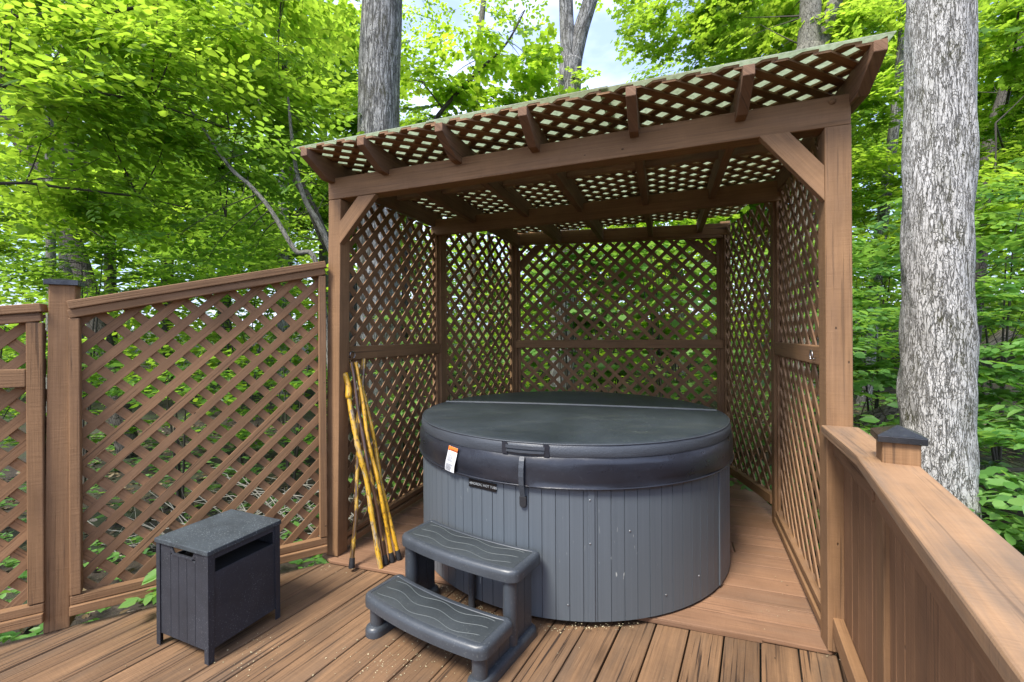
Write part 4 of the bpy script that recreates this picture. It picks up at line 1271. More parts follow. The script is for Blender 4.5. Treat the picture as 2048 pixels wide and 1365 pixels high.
# ================================================================== walking sticks
def stick(label, p0, p1, r0, r1, mat, seed, tip=True, knob=None):
    t = thing('walking_stick', label, 'walking stick', p0, 'walking sticks leaning in the pergola corner')
    rng = random.Random(seed); mb = MB(); n = 34
    p0 = Vector(p0); p1 = Vector(p1); d = (p1 - p0); pts = []; rad = []
    sx = d.cross(Vector((0, 0, 1))).normalized(); sy = d.cross(sx).normalized()
    a1, a2, a3, a4 = (rng.uniform(0, 6) for _ in range(4))
    ks = [rng.uniform(0.05, 0.95) for _ in range(7)]
    z0 = 0.035 if tip else 0.0
    for k in range(n + 1):
        tt = k / n
        env = math.sin(math.pi * tt)
        off = sx * (0.012 * math.sin(6 * tt + a1) + 0.005 * math.sin(17 * tt + a2)) * env + sy * (0.008 * math.sin(7 * tt + a3) + 0.004 * math.sin(15 * tt + a4)) * env
        pts.append(p0 + d * (z0 + (1 - z0) * tt) + off)
        r = r0 + (r1 - r0) * tt
        r *= 0.88 + sum(0.22 * math.exp(-((tt - q) / 0.012) ** 2) for q in ks) + 0.05 * math.sin(31 * tt + a1)
        rad.append(r)
    mb.tube(pts, rad, 10)
    mb.build('shaft', mat, t, smooth=True, sharp=60)
    if tip:
        m2 = MB(); dn = d.normalized()
        m2.tube([p0, p0 + dn * 0.005, p0 + dn * 0.03, p0 + dn * 0.055], [0.0165, 0.018, 0.0165, 0.0150], 12)
        m2.build('rubber_tip', M['rubber'], t, smooth=True, sharp=50)
    if knob:
        m2 = MB(); dn = d.normalized()
        prof = [(-0.02, 0.0165), (0.0, 0.0195), (0.03, 0.0205), (0.07, 0.018), (0.10, 0.0185), (0.125, 0.023), (0.138, 0.0225), (0.143, 0.010)]
        m2.tube([p1 + dn * a + sx * 0.010 * math.sin(a * 26) for a, r in prof], [r for a, r in prof], 14)
        m2.build('carved_handle', knob, t, smooth=True)
    return t
stick('tallest mottled walking stick, upright one with the plain brown top', (-0.935, 2.572, 0.0225), (-0.955, 2.870, 1.215), 0.0135, 0.0165, M['stick_mixed'], 1)
stick('stick with carved yellow grip and no rubber tip, leaning against the post', (-0.764, 2.570, 0.0225), (-1.006, 2.735, 1.000), 0.0165, 0.0165, M['stick_pale'], 2, False, M['stick_yellow'])
stick('dark barked stick with yellow peeled patches, dark thin top', (-0.747, 2.612, 0.0225), (-1.002, 2.772, 1.200), 0.0160, 0.0110, M['stick_dark'], 3)
stick('plain yellow varnished stick standing between the dark stick and the rightmost tip', (-0.717, 2.640, 0.0225), (-0.984, 2.800, 1.200), 0.0150, 0.0125, M['stick_yellow'], 4)
stick('orange yellow stick with the rubber tip nearest the grey steps', (-0.684, 2.668, 0.0225), (-0.968, 2.826, 1.090), 0.0145, 0.0120, M['stick_yellow'], 5)

# ================================================================== foliage machinery
OV = (np.array([(0, 0, 0), (.30, .27, .05), (.66, .23, .035), (1, 0, -.06), (.66, -.23, .035), (.30, -.27, .05)], float),
      [(0, 3, 2, 1), (0, 5, 4, 3)])
LO = (np.array([(0, 0, 0), (.02, .30, .04), (.26, .34, .05), (.30, .58, .0), (.62, .46, .03), (.60, .20, .03), (.84, .26, .0), (1, 0, -.05),
                (.84, -.26, .0), (.60, -.20, .03), (.62, -.46, .03), (.30, -.58, .0), (.26, -.34, .05), (.02, -.30, .04)], float),
      [(0, 7, 6, 5, 4, 3, 2, 1), (0, 13, 12, 11, 10, 9, 8, 7)])

class Leaves:
    def __init__(s): s.p = []; s.d = []; s.n = []; s.s = []; s.c = []
    def add(s, p, d, n, sz, tone):
        s.p.append(p); s.d.append(d); s.n.append(n); s.s.append(sz); s.c.append(tone)
    def build(s, name, mat, parent, kind, rng, kindstuff=None):
        p = np.concatenate(s.p); d = np.concatenate(s.d); n = np.concatenate(s.n); sz = np.concatenate(s.s); tone = np.concatenate(s.c)
        d /= np.linalg.norm(d, axis=1)[:, None] + 1e-9
        n = n - d * (n * d).sum(1)[:, None]; n /= np.linalg.norm(n, axis=1)[:, None] + 1e-9
        b = np.cross(n, d)
        tv, tf = kind
        wv = rng.uniform(0.85, 1.15, len(p)); fold = rng.uniform(-0.5, 1.8, len(p))
        V = (p[:, None, :] + sz[:, None, None] * (tv[None, :, 0:1] * d[:, None, :] + (tv[None, :, 1:2] * wv[:, None, None]) * b[:, None, :]
             + (tv[None, :, 2:3] * fold[:, None, None]) * n[:, None, :]))
        nv = len(tv); N = len(p)
        fl = np.concatenate([np.array(f) for f in tf]); cnt = np.array([len(f) for f in tf])
        loops = (np.arange(N)[:, None] * nv + fl[None, :]).ravel()
        tot = np.tile(cnt, N); start = np.concatenate([[0], np.cumsum(tot)[:-1]])
        me = bpy.data.meshes.new(name)
        me.vertices.add(N * nv); me.vertices.foreach_set('co', V.reshape(-1))
        me.loops.add(len(loops)); me.loops.foreach_set('vertex_index', loops.astype(np.int32))
        me.polygons.add(len(tot)); me.polygons.foreach_set('loop_start', start.astype(np.int32))
        me.update(calc_edges=True)
        uvl = me.uv_layers.new(name='UVMap')
        uv = np.stack([np.repeat(np.clip(tone, 0, 1), len(fl)), np.repeat(rng.uniform(0, 1, N), len(fl))], -1)
        uvl.data.foreach_set('uv', uv.astype(np.float32).ravel())
        me.validate()
        return link(name, me, mat, parent)

def spray_local(rng, L, leaf, ns=4):
    """a flat leafy branchlet: returns leaf position/direction/normal/size in the local frame (x out, z up)"""
    P = []; D = []
    def run(o, dirx, length):
        n = max(3, int(length / (leaf * 0.50)))
        for k in range(n):
            t = (k + 0.5) / n * length; sg = 1 if k % 2 else -1
            a = sg * rng.uniform(0.6, 1.1)
            c, s_ = math.cos(a), math.sin(a)
            dd = (dirx[0] * c - dirx[1] * s_, dirx[0] * s_ + dirx[1] * c, -rng.uniform(0.0, 0.35))
            P.append((o[0] + dirx[0] * t, o[1] + dirx[1] * t, o[2] - 0.12 * t * t / max(L, .1))); D.append(dd)
        P.append((o[0] + dirx[0] * length, o[1] + dirx[1] * length, o[2])); D.append((dirx[0], dirx[1], -0.2))
    run((0, 0, 0), (1, 0), L)
    for i in range(ns):
        f = (i + 0.7) / (ns + 0.6); sg = 1 if i % 2 else -1; a = sg * rng.uniform(0.6, 0.95)
        run((L * f, 0, 0), (math.cos(a), math.sin(a)), L * (1 - f) * 0.75 + leaf)
    P = np.array(P); D = np.array(D)
    N = np.stack([rng.normal(0, .28, len(P)), rng.normal(0, .28, len(P)), np.ones(len(P))], -1)
    S = leaf * rng.uniform(0.65, 1.15, len(P))
    return P, D, N, S

def crown(name, parent, mat, mbb, kind, leaf, L, blobs, hub, seed, tone=(0.45, 0.22), limbs=0.3, flat=0.35, droop=0.15, rb=0.012, origin_at=None):
    """blobs: (centre, radii, sprays). hub: list of points limbs spring from. mbb: MB for the branches"""
    rng = np.random.default_rng(seed)
    lv = Leaves(); pool = [spray_local(rng, L * q, leaf) for q in (0.8, 1.0, 1.0, 1.25)]
    hub = np.array(hub, float); used = {}
    for c, r, ns in blobs:
        c = np.array(c, float); r = np.array(r, float)
        for _ in range(int(ns)):
            g = rng.normal(size=3); g /= np.linalg.norm(g); q = c + g * r * rng.uniform(0.25, 1.0) ** 0.6
            od = np.argsort(((hub - q) ** 2).sum(1) + 0.6 * np.maximum(0, hub[:, 2] - q[2]) ** 2)
            hi_ = int(od[min(len(od) - 1, int(rng.integers(0, 5)))]); h = hub[hi_]
            out = q - h; out[2] *= 0.4
            az = math.atan2(out[1], out[0]) + rng.normal(0, 0.7)
            x = np.array([math.cos(az), math.sin(az), rng.normal(0.05 - droop, flat * 0.5)]); x /= np.linalg.norm(x)
            z = np.array([rng.normal(0, flat), rng.normal(0, flat), 1.0]); z -= x * (z @ x); z /= np.linalg.norm(z)
            y = np.cross(z, x)
            Rm = np.stack([x, y, z], 0)
            P, D, N, S = pool[rng.integers(len(pool))]
            k = len(P); sc = rng.uniform(0.8, 1.15)
            st_ = q - x * L * 0.5
            lv.add(P @ Rm * sc + st_, D @ Rm, N @ Rm + rng.normal(0, 0.1, (k, 3)), S * sc, np.clip(rng.normal(tone[0], 0.10) + rng.normal(0, tone[1], k), 0, 1))
            if mbb is not None:
                if used.get(hi_, 0) < 2 and rng.uniform() < limbs and np.linalg.norm(q - h) < 2.4 * max(L, .5):
                    used[hi_] = used.get(hi_, 0) + 1
                    m = (h + st_) / 2 + np.array([0, 0, rng.uniform(-0.1, 0.25)]) * np.linalg.norm(st_ - h) * 0.4 + rng.normal(0, .06, 3)
                    pts = [tuple((1 - t) ** 2 * h + 2 * t * (1 - t) * m + t * t * st_) for t in (0, .2, .4, .6, .8, 1.0)]
                    ln = np.linalg.norm(st_ - h)
                    r0 = min(rb * (0.5 + 0.35 * ln), rb * 2.2)
                    mbb.tube(pts, [r0 * (1 - 0.75 * t) for t in (0, .2, .4, .6, .8, 1.0)], 5, cap=False)
                e = st_ + x * L * sc
                mbb.tube([tuple(st_), tuple((st_ + e) / 2 + np.array([0, 0, -0.02])), tuple(e)], [rb * 0.30, rb * .22, rb * .10], 3, cap=False)
    return lv.build(name, mat, parent, kind, rng)

def trunk_mesh(parent, name, pts, rads, mat, seg=24, rough=0.05, sub=10, seed=0):
    """tapered, slightly lumpy stem through pts"""
    rng = np.random.default_rng(seed)
    P = [Vector(p) for p in pts]; Q = []; Rr = []
    n = len(P)
    for i in range(n - 1):
        p0 = P[max(i - 1, 0)]; p1 = P[i]; p2 = P[i + 1]; p3 = P[min(i + 2, n - 1)]
        for k in range(sub):
            t = k / sub
            Q.append(0.5 * ((2 * p1) + (p2 - p0) * t + (2 * p0 - 5 * p1 + 4 * p2 - p3) * t * t + (3 * p1 - p0 - 3 * p2 + p3) * t ** 3))
            Rr.append(rads[i] + (rads[i + 1] - rads[i]) * t)
    Q.append(P[-1]); Rr.append(rads[-1])
    ph = rng.uniform(0, 6, 8)
    def jit(i, k):
        a = 2 * math.pi * k / seg; y = i * 0.35
        return 1 + rough * (0.5 * math.sin(2 * a + ph[0] + y * .4) + 0.35 * math.sin(3 * a - y * .6 + ph[1]) + 0.35 * math.sin(5 * a + y * 1.1 + ph[2]) + 0.3 * math.sin(9 * a + ph[3] + y * 1.7) + 0.4 * math.sin(y * 1.3 + ph[4]))
    mb = MB(); mb.tube(Q, Rr, seg, jit=jit)
    return mb, Q

def tree(name, label, cat, pts, rads, bark, group=None, forks=(), crowns=(), seed=0, leafmat='leaf', kind=OV, leaf=0.08, L=0.6, seg=20, rough=0.05, hub0=0.4, tone=(0.45, 0.22), limbs=0.3, flat=0.35, rb=0.012, droop=0.15, sub=10, extra=()):
    t = thing(name, label, cat, pts[0], group)
    mb, Q = trunk_mesh(t, 'trunk', pts, rads, bark, seg, rough, sub, seed)
    hubs = [tuple(q) for q in Q[int(len(Q) * hub0)::3]]
    tr = mb.build('trunk', M[bark], t, smooth=True)
    bb = MB()
    for fp, fr in forks:
        m2, Q2 = trunk_mesh(t, 'limb', fp, fr, bark, max(8, seg - 6), rough, sub, seed + 3)
        m2.build('limb', M[bark], t, smooth=True)
        hubs += [tuple(q) for q in Q2[2::3]]
    for fp, fr in extra:
        bb.tube(fp, fr, 6, cap=False)
        hubs += [tuple(q) for q in fp[1:]]
    if crowns:
        crown('crown', t, M[leafmat], bb, kind, leaf, L, crowns, hubs, seed + 11, tone, limbs, flat, droop, rb)
    if bb.v:
        bb.build('branches', M['twig'], t, smooth=True)
    return t

# ------------------------------------------------------------------ near trees with their own place in the picture
g0 = lambda x, y: float(gz(x, y)) - 0.05
tree('grey_barked_tree', 'thick pale grey tree trunk with furrowed mossy bark right beside the railing', 'tree',
     [(2.86, 3.0, g0(2.86, 3.0)), (2.86, 3.0, 0.55), (2.862, 3.0, 1.30), (2.872, 3.0, 2.2), (2.90, 3.0, 3.6), (2.93, 3.02, 5.2), (2.99, 3.05, 8.0)],
     [0.235, 0.193, 0.189, 0.183, 0.174, 0.165, 0.13], 'bark_big', seed=2, seg=96, rough=0.05, sub=24, hub0=0.75,
     forks=[([(2.94, 3.02, 5.6), (3.5, 3.5, 6.8), (4.3, 3.9, 8.2)], [0.07, 0.05, 0.03])],
     crowns=[((3.6, 4.2, 8.6), (1.8, 1.6, 0.9), 16)], leaf=0.11, L=0.8, leafmat='leaf_bright', limbs=0.5)
tree('lichen_grey_tree', 'tall straight grey tree trunk behind the left lattice wall of the pergola', 'tree',
     [(-1.63, 5.4, g0(-1.63, 5.4)), (-1.61, 5.4, 1.6), (-1.60, 5.4, 4.0), (-1.55, 5.4, 5.5), (-1.48, 5.4, 8.0)],
     [0.30, 0.262, 0.245, 0.232, 0.19], 'bark_grey', seed=4, seg=48, rough=0.03, sub=14, hub0=0.7)
tree('forked_tree', 'grey tree forking into two stems against the open sky above the roof', 'tree',
     [(1.02, 9.0, g0(1.0, 9.0)), (1.08, 9.0, 3.1), (1.18, 9.0, 6.2), (1.22, 9.0, 6.9)], [0.27, 0.25, 0.235, 0.22], 'bark_grey', seed=6, seg=28, rough=0.03,
     forks=[([(1.20, 9.0, 6.7), (1.16, 9.0, 7.4), (1.13, 9.0, 8.2), (1.10, 9.0, 10.2)], [0.17, 0.150, 0.140, 0.12]),
            ([(1.24, 9.0, 6.7), (1.42, 9.0, 7.5), (1.64, 9.0, 8.2), (1.98, 9.0, 9.6)], [0.17, 0.155, 0.145, 0.12])],
     crowns=[((1.35, 8.8, 6.35), (0.35, 0.3, 0.40), 5), ((1.3, 9.2, 9.8), (1.6, 1.5, 0.6), 18)], leaf=0.10, L=0.5, leafmat='leaf_bright', kind=LO, limbs=0.6, rb=0.012)
tree('forked_tree', 'grey brown double stemmed tree rising behind the right end of the roof', 'tree',
     [(5.20, 8.0, g0(5.2, 8.0)), (5.28, 8.0, 3.8), (5.36, 8.0, 6.5)], [0.25, 0.225, 0.205], 'bark_thin', seed=8, seg=24, rough=0.03,
     forks=[([(5.34, 8.0, 6.2), (5.41, 8.0, 7.4), (5.46, 8.0, 9.5)], [0.19, 0.165, 0.13]), ([(5.42, 8.0, 6.2), (5.66, 8.0, 6.85), (5.86, 8.0, 7.4), (6.25, 8.0, 8.8)], [0.15, 0.13, 0.12, 0.09])],
     crowns=[((3.2, 9.6, 8.0), (0.9, 1.0, 0.7), 24), ((4.7, 9.3, 7.6), (1.1, 0.9, 1.0), 60), ((6.2, 9.0, 7.9), (1.1, 0.9, 1.0), 60), ((4.6, 9.2, 9.0), (1.6, 0.9, 0.6), 40)],
     leaf=0.11, L=0.7, leafmat='leaf_bright', kind=LO, tone=(0.6, 0.2), limbs=0.3, rb=0.016)
tree('leaning_tree', 'dark leaning tree trunk in the leaves beyond the far left of the fence', 'tree',
     [(-6.0, 7.0, g0(-6.0, 7.0)), (-6.63, 7.0, 2.0), (-7.06, 7.0, 3.3), (-7.45, 7.0, 4.1), (-7.8, 7.0, 4.6), (-8.3, 7.0, 5.4)], [0.16, 0.125, 0.115, 0.105, 0.10, 0.08], 'bark_dark', seed=9, seg=20,
     crowns=[((-7.2, 7.6, 5.6), (1.6, 1.2, 1.0), 60), ((-6.0, 7.8, 3.6), (1.5, 1.0, 1.0), 50)], leaf=0.10, L=0.7)
tree('slim_grey_tree', 'slim straight grey trunk just left of the dark leaning trunk', 'tree',
     [(-6.42, 6.2, g0(-6.4, 6.2)), (-6.42, 6.2, 3.0), (-6.43, 6.2, 4.4), (-6.47, 6.2, 6.2)], [0.06, 0.052, 0.047, 0.035], 'bark_thin', seed=10, seg=14,
     crowns=[((-5.9, 6.0, 5.4), (1.2, 1.0, 0.8), 40)], leaf=0.09, L=0.6)

tree('overhanging_tree', 'broad leafed tree at far left whose branches overhang the fence', 'tree',
     [(-5.6, 3.6, g0(-5.6, 3.6)), (-5.5, 3.6, 1.5), (-5.4, 3.6, 3.2), (-5.3, 3.7, 5.2), (-5.2, 3.8, 7.0)], [0.16, 0.14, 0.12, 0.09, 0.05], 'bark_thin', seed=12, seg=16,
     extra=[([(-5.4, 3.6, 3.9), (-4.81, 4.2, 4.4), (-3.99, 4.5, 4.66), (-3.23, 4.8, 5.1), (-2.6, 5.1, 5.4)], [0.03, 0.022, 0.016, 0.011, 0.006]),
            ([(-5.4, 3.6, 3.3), (-4.59, 4.0, 3.64), (-4.16, 4.3, 3.76), (-3.73, 4.6, 3.8), (-3.1, 4.9, 3.65)], [0.03, 0.020, 0.016, 0.012, 0.006]),
            ([(-5.4, 3.6, 2.6), (-4.8, 4.4, 2.9), (-4.2, 5.0, 2.95), (-3.4, 5.3, 2.8)], [0.025, 0.016, 0.011, 0.006])],
     crowns=[((-4.5, 4.25, 4.2), (0.8, 0.5, 0.55), 40), ((-3.7, 4.6, 4.6), (0.8, 0.6, 0.55), 46), ((-2.9, 5.1, 4.9), (0.7, 0.6, 0.55), 38), ((-4.3, 4.4, 3.6), (0.75, 0.55, 0.45), 34),
             ((-3.4, 4.7, 3.7), (0.75, 0.6, 0.45), 36), ((-2.75, 5.2, 4.05), (0.55, 0.5, 0.5), 26), ((-5.2, 5.0, 3.0), (0.8, 0.7, 0.5), 30), ((-4.3, 5.2, 2.95), (0.8, 0.7, 0.45), 28), ((-2.35, 5.5, 5.35), (0.5, 0.5, 0.4), 12)],
     leaf=0.118, L=0.66, tone=(0.52, 0.27), limbs=0.34, flat=0.38, rb=0.012, leafmat='leaf_bright')
SAP = 'thin leaning saplings behind the fence'
tree('sapling', 'thin pale sapling leaning left over the middle of the fence top', 'sapling',
     [(-1.75, 4.6, g0(-1.7, 4.6)), (-1.98, 4.6, 1.95), (-2.24, 4.6, 2.26), (-2.49, 4.6, 2.68), (-2.70, 4.6, 2.93), (-2.93, 4.6, 3.15), (-3.4, 4.7, 3.8)], [0.034, 0.027, 0.025, 0.023, 0.021, 0.018, 0.008], 'bark_thin', SAP, seed=21, seg=10, rough=0.03,
     crowns=[((-2.95, 4.9, 3.0), (0.7, 0.5, 0.5), 16), ((-3.3, 4.9, 2.4), (0.8, 0.6, 0.45), 18), ((-2.2, 4.8, 3.2), (0.35, 0.5, 0.3), 7)], leaf=0.085, L=0.5, tone=(0.55, 0.22), hub0=0.3, rb=0.008)
tree('sapling', 'sinuous grey sapling just left of the front left pergola post', 'sapling',
     [(-1.80, 4.9, g0(-1.8, 4.9)), (-1.84, 4.9, 1.77), (-1.93, 4.9, 2.15), (-2.11, 4.9, 2.59), (-2.27, 4.9, 2.87), (-2.38, 4.9, 3.3), (-2.45, 4.9, 4.0)], [0.045, 0.038, 0.035, 0.031, 0.027, 0.022, 0.01], 'bark_thin', SAP, seed=22, seg=12, rough=0.04,
     crowns=[((-2.3, 5.2, 3.7), (0.5, 0.5, 0.45), 14), ((-1.95, 5.3, 3.3), (0.35, 0.4, 0.4), 8)], leaf=0.085, L=0.5, tone=(0.55, 0.22), hub0=0.4, rb=0.008)
tree('sapling', 'darker leaning young trunk partly hidden behind the sinuous grey sapling', 'sapling',
     [(-2.2, 6.5, g0(-2.2, 6.5)), (-2.36, 6.5, 2.19), (-2.72, 6.5, 2.78), (-3.0, 6.5, 3.44), (-3.3, 6.5, 3.95), (-3.66, 6.5, 4.83)], [0.10, 0.085, 0.08, 0.07, 0.06, 0.03], 'bark_dark', SAP, seed=23, seg=12,
     crowns=[((-3.4, 6.8, 4.2), (1.0, 0.6, 0.6), 26), ((-3.9, 6.8, 3.1), (1.0, 0.7, 0.5), 26), ((-4.9, 6.8, 2.6), (1.1, 0.7, 0.5), 30)], leaf=0.09, L=0.6, hub0=0.4)
tree('lobed_leaf_tree', 'young tree with big lobed bright leaves on a dark diagonal branch above the roof', 'tree',
     [(-1.5, 6.0, g0(-1.5, 6.0)), (-1.4, 6.0, 2.6), (-1.16, 6.0, 3.94), (-1.02, 6.0, 4.28), (-0.55, 6.0, 4.82), (-0.07, 6.0, 5.28), (0.2, 6.0, 5.75)], [0.06, 0.048, 0.036, 0.030, 0.022, 0.015, 0.008], 'bark_dark', seed=31, seg=10,
     extra=[([(-0.9, 6.0, 4.4), (-1.2, 6.1, 4.85), (-1.5, 6.2, 4.95)], [0.014, 0.009, 0.005]), ([(-0.55, 6.0, 4.82), (-0.2, 6.1, 4.6), (0.25, 6.1, 4.35)], [0.014, 0.009, 0.005])],
     crowns=[((-0.95, 6.05, 4.95), (0.65, 0.35, 0.55), 15), ((-0.40, 6.05, 4.45), (0.60, 0.3, 0.35), 11), ((-0.1, 6.0, 5.2), (0.55, 0.3, 0.60), 14), ((0.25, 6.05, 4.7), (0.35, 0.3, 0.45), 8), ((-1.15, 6.1, 4.25), (0.45, 0.3, 0.40), 9)],
     leaf=0.105, L=0.40, kind=LO, leafmat='leaf_glow', tone=(0.6, 0.2), limbs=0.5, hub0=0.35, flat=0.5, rb=0.008)

tree('tall_airy_tree', 'tall thin tree whose sparse small leaves speckle the sky right of the thick grey trunk', 'tree',
     [(-1.0, 10.5, g0(-1.0, 10.5)), (-0.9, 10.5, 5.0), (-0.7, 10.5, 8.5), (-0.4, 10.5, 11.0)], [0.13, 0.11, 0.07, 0.03], 'bark_thin', seed=33, seg=12,
     crowns=[((-1.3, 10.3, 8.8), (1.3, 0.8, 1.3), 30), ((0.2, 10.3, 9.4), (1.0, 0.8, 0.9), 16), ((0.4, 10.3, 7.4), (0.7, 0.6, 0.9), 14), ((2.3, 10.6, 9.6), (1.0, 0.6, 0.9), 12), ((-2.2, 10.3, 7.2), (0.9, 0.8, 1.0), 24)],
     leaf=0.12, L=0.65, leafmat='leaf_glow', tone=(0.5, 0.25), limbs=0.3, hub0=0.3, flat=0.5, rb=0.014)

# right-hand side: layered understory and bright crowns between post, trunk and frame edge
tree('slender_tree', 'slender grey tree leaning right between pergola post and pale trunk', 'tree',
     [(6.3, 8.0, g0(6.3, 8)), (6.43, 8.0, 1.1), (6.63, 8.0, 3.05), (6.95, 8.0, 5.6), (7.1, 8.0, 7.4)], [0.11, 0.10, 0.09, 0.08, 0.05], 'bark_grey', seed=41, seg=14,
     crowns=[((5.9, 7.6, 5.4), (0.8, 0.8, 0.8), 50), ((5.9, 7.4, 3.9), (0.8, 0.8, 0.6), 46), ((6.6, 8.2, 6.9), (1.2, 0.8, 0.8), 50), ((5.6, 7.4, 2.7), (0.8, 0.8, 0.5), 34)], leaf=0.10, L=0.6, leafmat='leaf_bright', kind=LO, limbs=0.10)
tree('slender_tree', 'dark slanting tree right of the pale furrowed trunk near the frame edge', 'tree',
     [(8.2, 8.0, g0(8.2, 8)), (8.42, 8.0, 3.0), (8.57, 8.0, 4.6), (8.95, 8.0, 5.9), (9.3, 8.0, 7.0)], [0.12, 0.11, 0.10, 0.08, 0.05], 'bark_dark', seed=43, seg=14,
     extra=[([(8.5, 8.0, 3.6), (7.7, 7.0, 4.4), (7.0, 6.2, 5.0), (6.4, 5.6, 5.4)], [0.035, 0.025, 0.016, 0.008]), ([(8.4, 8.0, 2.8), (7.6, 6.9, 3.4), (6.9, 6.2, 3.8), (6.1, 5.6, 4.0)], [0.035, 0.025, 0.016, 0.008])],
     crowns=[((6.6, 5.9, 5.2), (0.9, 0.6, 0.7), 44), ((7.2, 6.2, 4.0), (0.9, 0.7, 0.6), 48), ((6.3, 5.6, 3.0), (0.9, 0.7, 0.45), 40), ((9.5, 9.0, 5.0), (1.6, 1.0, 1.6), 70)], leaf=0.095, L=0.6, leafmat='leaf_bright', kind=LO, limbs=0.10)

def shrub(label, c, h, blobs, seed, leaf=0.10, L=0.45, kind=OV, mat='leaf_under', tone=(0.5, 0.22), name='shrub', cat='shrub', group=None, limbs=0.7, flat=0.22):
    zb0 = g0(*c)
    t = thing(name, label, cat, (c[0], c[1], zb0), group)
    bb = MB(); rng = random.Random(seed); hubs = []
    for k in range(4):
        a = rng.uniform(0, 6.3); r = rng.uniform(0.05, 0.3) * h * 0.5
        pts = [(c[0], c[1], zb0), (c[0] + r * .5 * math.cos(a), c[1] + r * .5 * math.sin(a), zb0 + h * 0.5), (c[0] + r * math.cos(a), c[1] + r * math.sin(a), zb0 + h * rng.uniform(.75, .95))]
        bb.tube(pts, [0.014, 0.010, 0.005], 6, cap=False); hubs += pts[1:]
    crown('foliage', t, M[mat], bb, kind, leaf, L, blobs, hubs, seed + 5, tone, limbs, flat, 0.05, 0.007)
    bb.build('stems', M['twig'], t, smooth=True)
    return t
shrub('layered pale green shrub between the pergola post and the pale trunk', (4.2, 5.2), 2.4, [((4.1, 5.1, 2.0), (0.65, 0.5, 0.30), 20), ((3.8, 4.7, 1.62), (0.5, 0.4, 0.25), 15), ((3.85, 4.6, 1.05), (0.45, 0.4, 0.25), 10), ((4.4, 5.4, 2.5), (0.6, 0.5, 0.3), 16)], 51, 0.11, 0.5)
shrub('tall layered shrub right of the pale trunk at the frame edge', (4.8, 4.4), 2.5, [((4.9, 4.3, 2.2), (0.7, 0.5, 0.30), 24), ((4.45, 4.0, 1.60), (0.55, 0.45, 0.28), 20), ((4.9, 4.5, 2.8), (0.7, 0.5, 0.3), 20), ((4.15, 3.7, 1.15), (0.45, 0.4, 0.25), 15)], 52, 0.10, 0.5)
shrub('low broad leafed bush below the railing at the right edge', (3.9, 3.3), 0.9, [((3.75, 3.35, 0.55), (0.5, 0.5, 0.20), 22), ((4.2, 3.6, 0.72), (0.5, 0.5, 0.2), 20), ((3.3, 2.75, 0.30), (0.4, 0.4, 0.18), 16)], 53, 0.12, 0.40)
shrub('small lobed leaf shrub at the foot of the pale trunk', (3.45, 4.3), 0.9, [((3.5, 4.5, 0.98), (0.30, 0.3, 0.15), 10), ((3.45, 4.0, 0.30), (0.30, 0.25, 0.12), 8)], 54, 0.10, 0.32, LO)
SHG = 'bushes seen through the lattice walls'
bush_specs = [
    ('broad pale leaved bush behind the right half of the back lattice', (1.95, 5.7), 3.5, 1, LO, 0.14), ('broad pale leaved bush behind the left half of the back lattice', (0.75, 6.1), 3.5, 2, LO, 0.14),
    ('wide pale bush behind the middle of the back lattice', (1.30, 6.0), 3.4, 7, LO, 0.13),
    ('small leaved bush behind the left rear lattice', (-0.75, 5.6), 2.9, 3, OV, 0.085), ('airy bush behind the left side lattice', (-1.10, 4.9), 2.4, 4, OV, 0.085),
    ('leafy bush behind the right rear lattice', (3.05, 4.9), 3.1, 5, OV, 0.11), ('bush showing through the right side lattice', (2.95, 4.1), 2.2, 6, OV, 0.10)]
for lab, c, h, sd, kd, lf in bush_specs:
    zz = g0(*c)
    shrub(lab, c, h, [((c[0], c[1], zz + h * 0.80), (0.75, 0.45, h * 0.20), 16), ((c[0] + .1, c[1] - .1, zz + h * 0.52), (0.8, 0.45, h * 0.19), 13), ((c[0] - .1, c[1], zz + h * 0.25), (0.7, 0.45, h * 0.15), 9)], 60 + sd, lf, 0.42, kd, 'leaf_under' if sd > 2 else 'leaf_under', (0.58, 0.22), group=SHG, limbs=0.5)
shrub('tall bright bush further back behind the middle of the back lattice', (1.05, 7.7), 4.2, [((1.05, 7.7, 3.4), (0.9, 0.5, 0.8), 26), ((1.0, 7.6, 1.9), (1.0, 0.5, 0.8), 26)], 75, 0.12, 0.5, OV, 'leaf_bright', (0.65, 0.2), limbs=0.3)
shrub('tall bright bush further back behind the right end of the back lattice', (2.75, 7.2), 4.0, [((2.75, 7.2, 3.2), (0.9, 0.5, 0.8), 24), ((2.6, 7.1, 1.8), (1.0, 0.5, 0.8), 24)], 76, 0.12, 0.5, LO, 'leaf_bright', (0.65, 0.2), limbs=0.3)
UG = 'low bushes behind the fence'
for i, (lab, c, h, nb) in enumerate([
    ('leafy low bush behind the fence left of the capped post', (-4.4, 3.6), 2.2, 26), ('leafy low bush behind the fence just right of the capped post', (-3.2, 4.3), 1.8, 22),
    ('leafy low bush behind the right end of the fence', (-2.5, 5.0), 1.9, 18), ('wide layered bush further behind the left fence', (-5.4, 5.6), 3.3, 48), ('wide layered bush far behind the middle of the fence', (-3.9, 6.4), 3.2, 44), ('wide layered bush far behind the front left pergola post', (-2.6, 7.2), 2.6, 26)]):
    zz = g0(*c)
    shrub(lab, c, h, [((c[0], c[1], zz + h * 0.85), (0.95, 0.6, h * 0.15), nb), ((c[0] - .2, c[1] + .2, zz + h * 0.55), (0.95, 0.6, h * 0.13), nb * 0.5)], 80 + i, 0.085, 0.48, OV, 'leaf', (0.5, 0.24), group=UG, limbs=0.4)
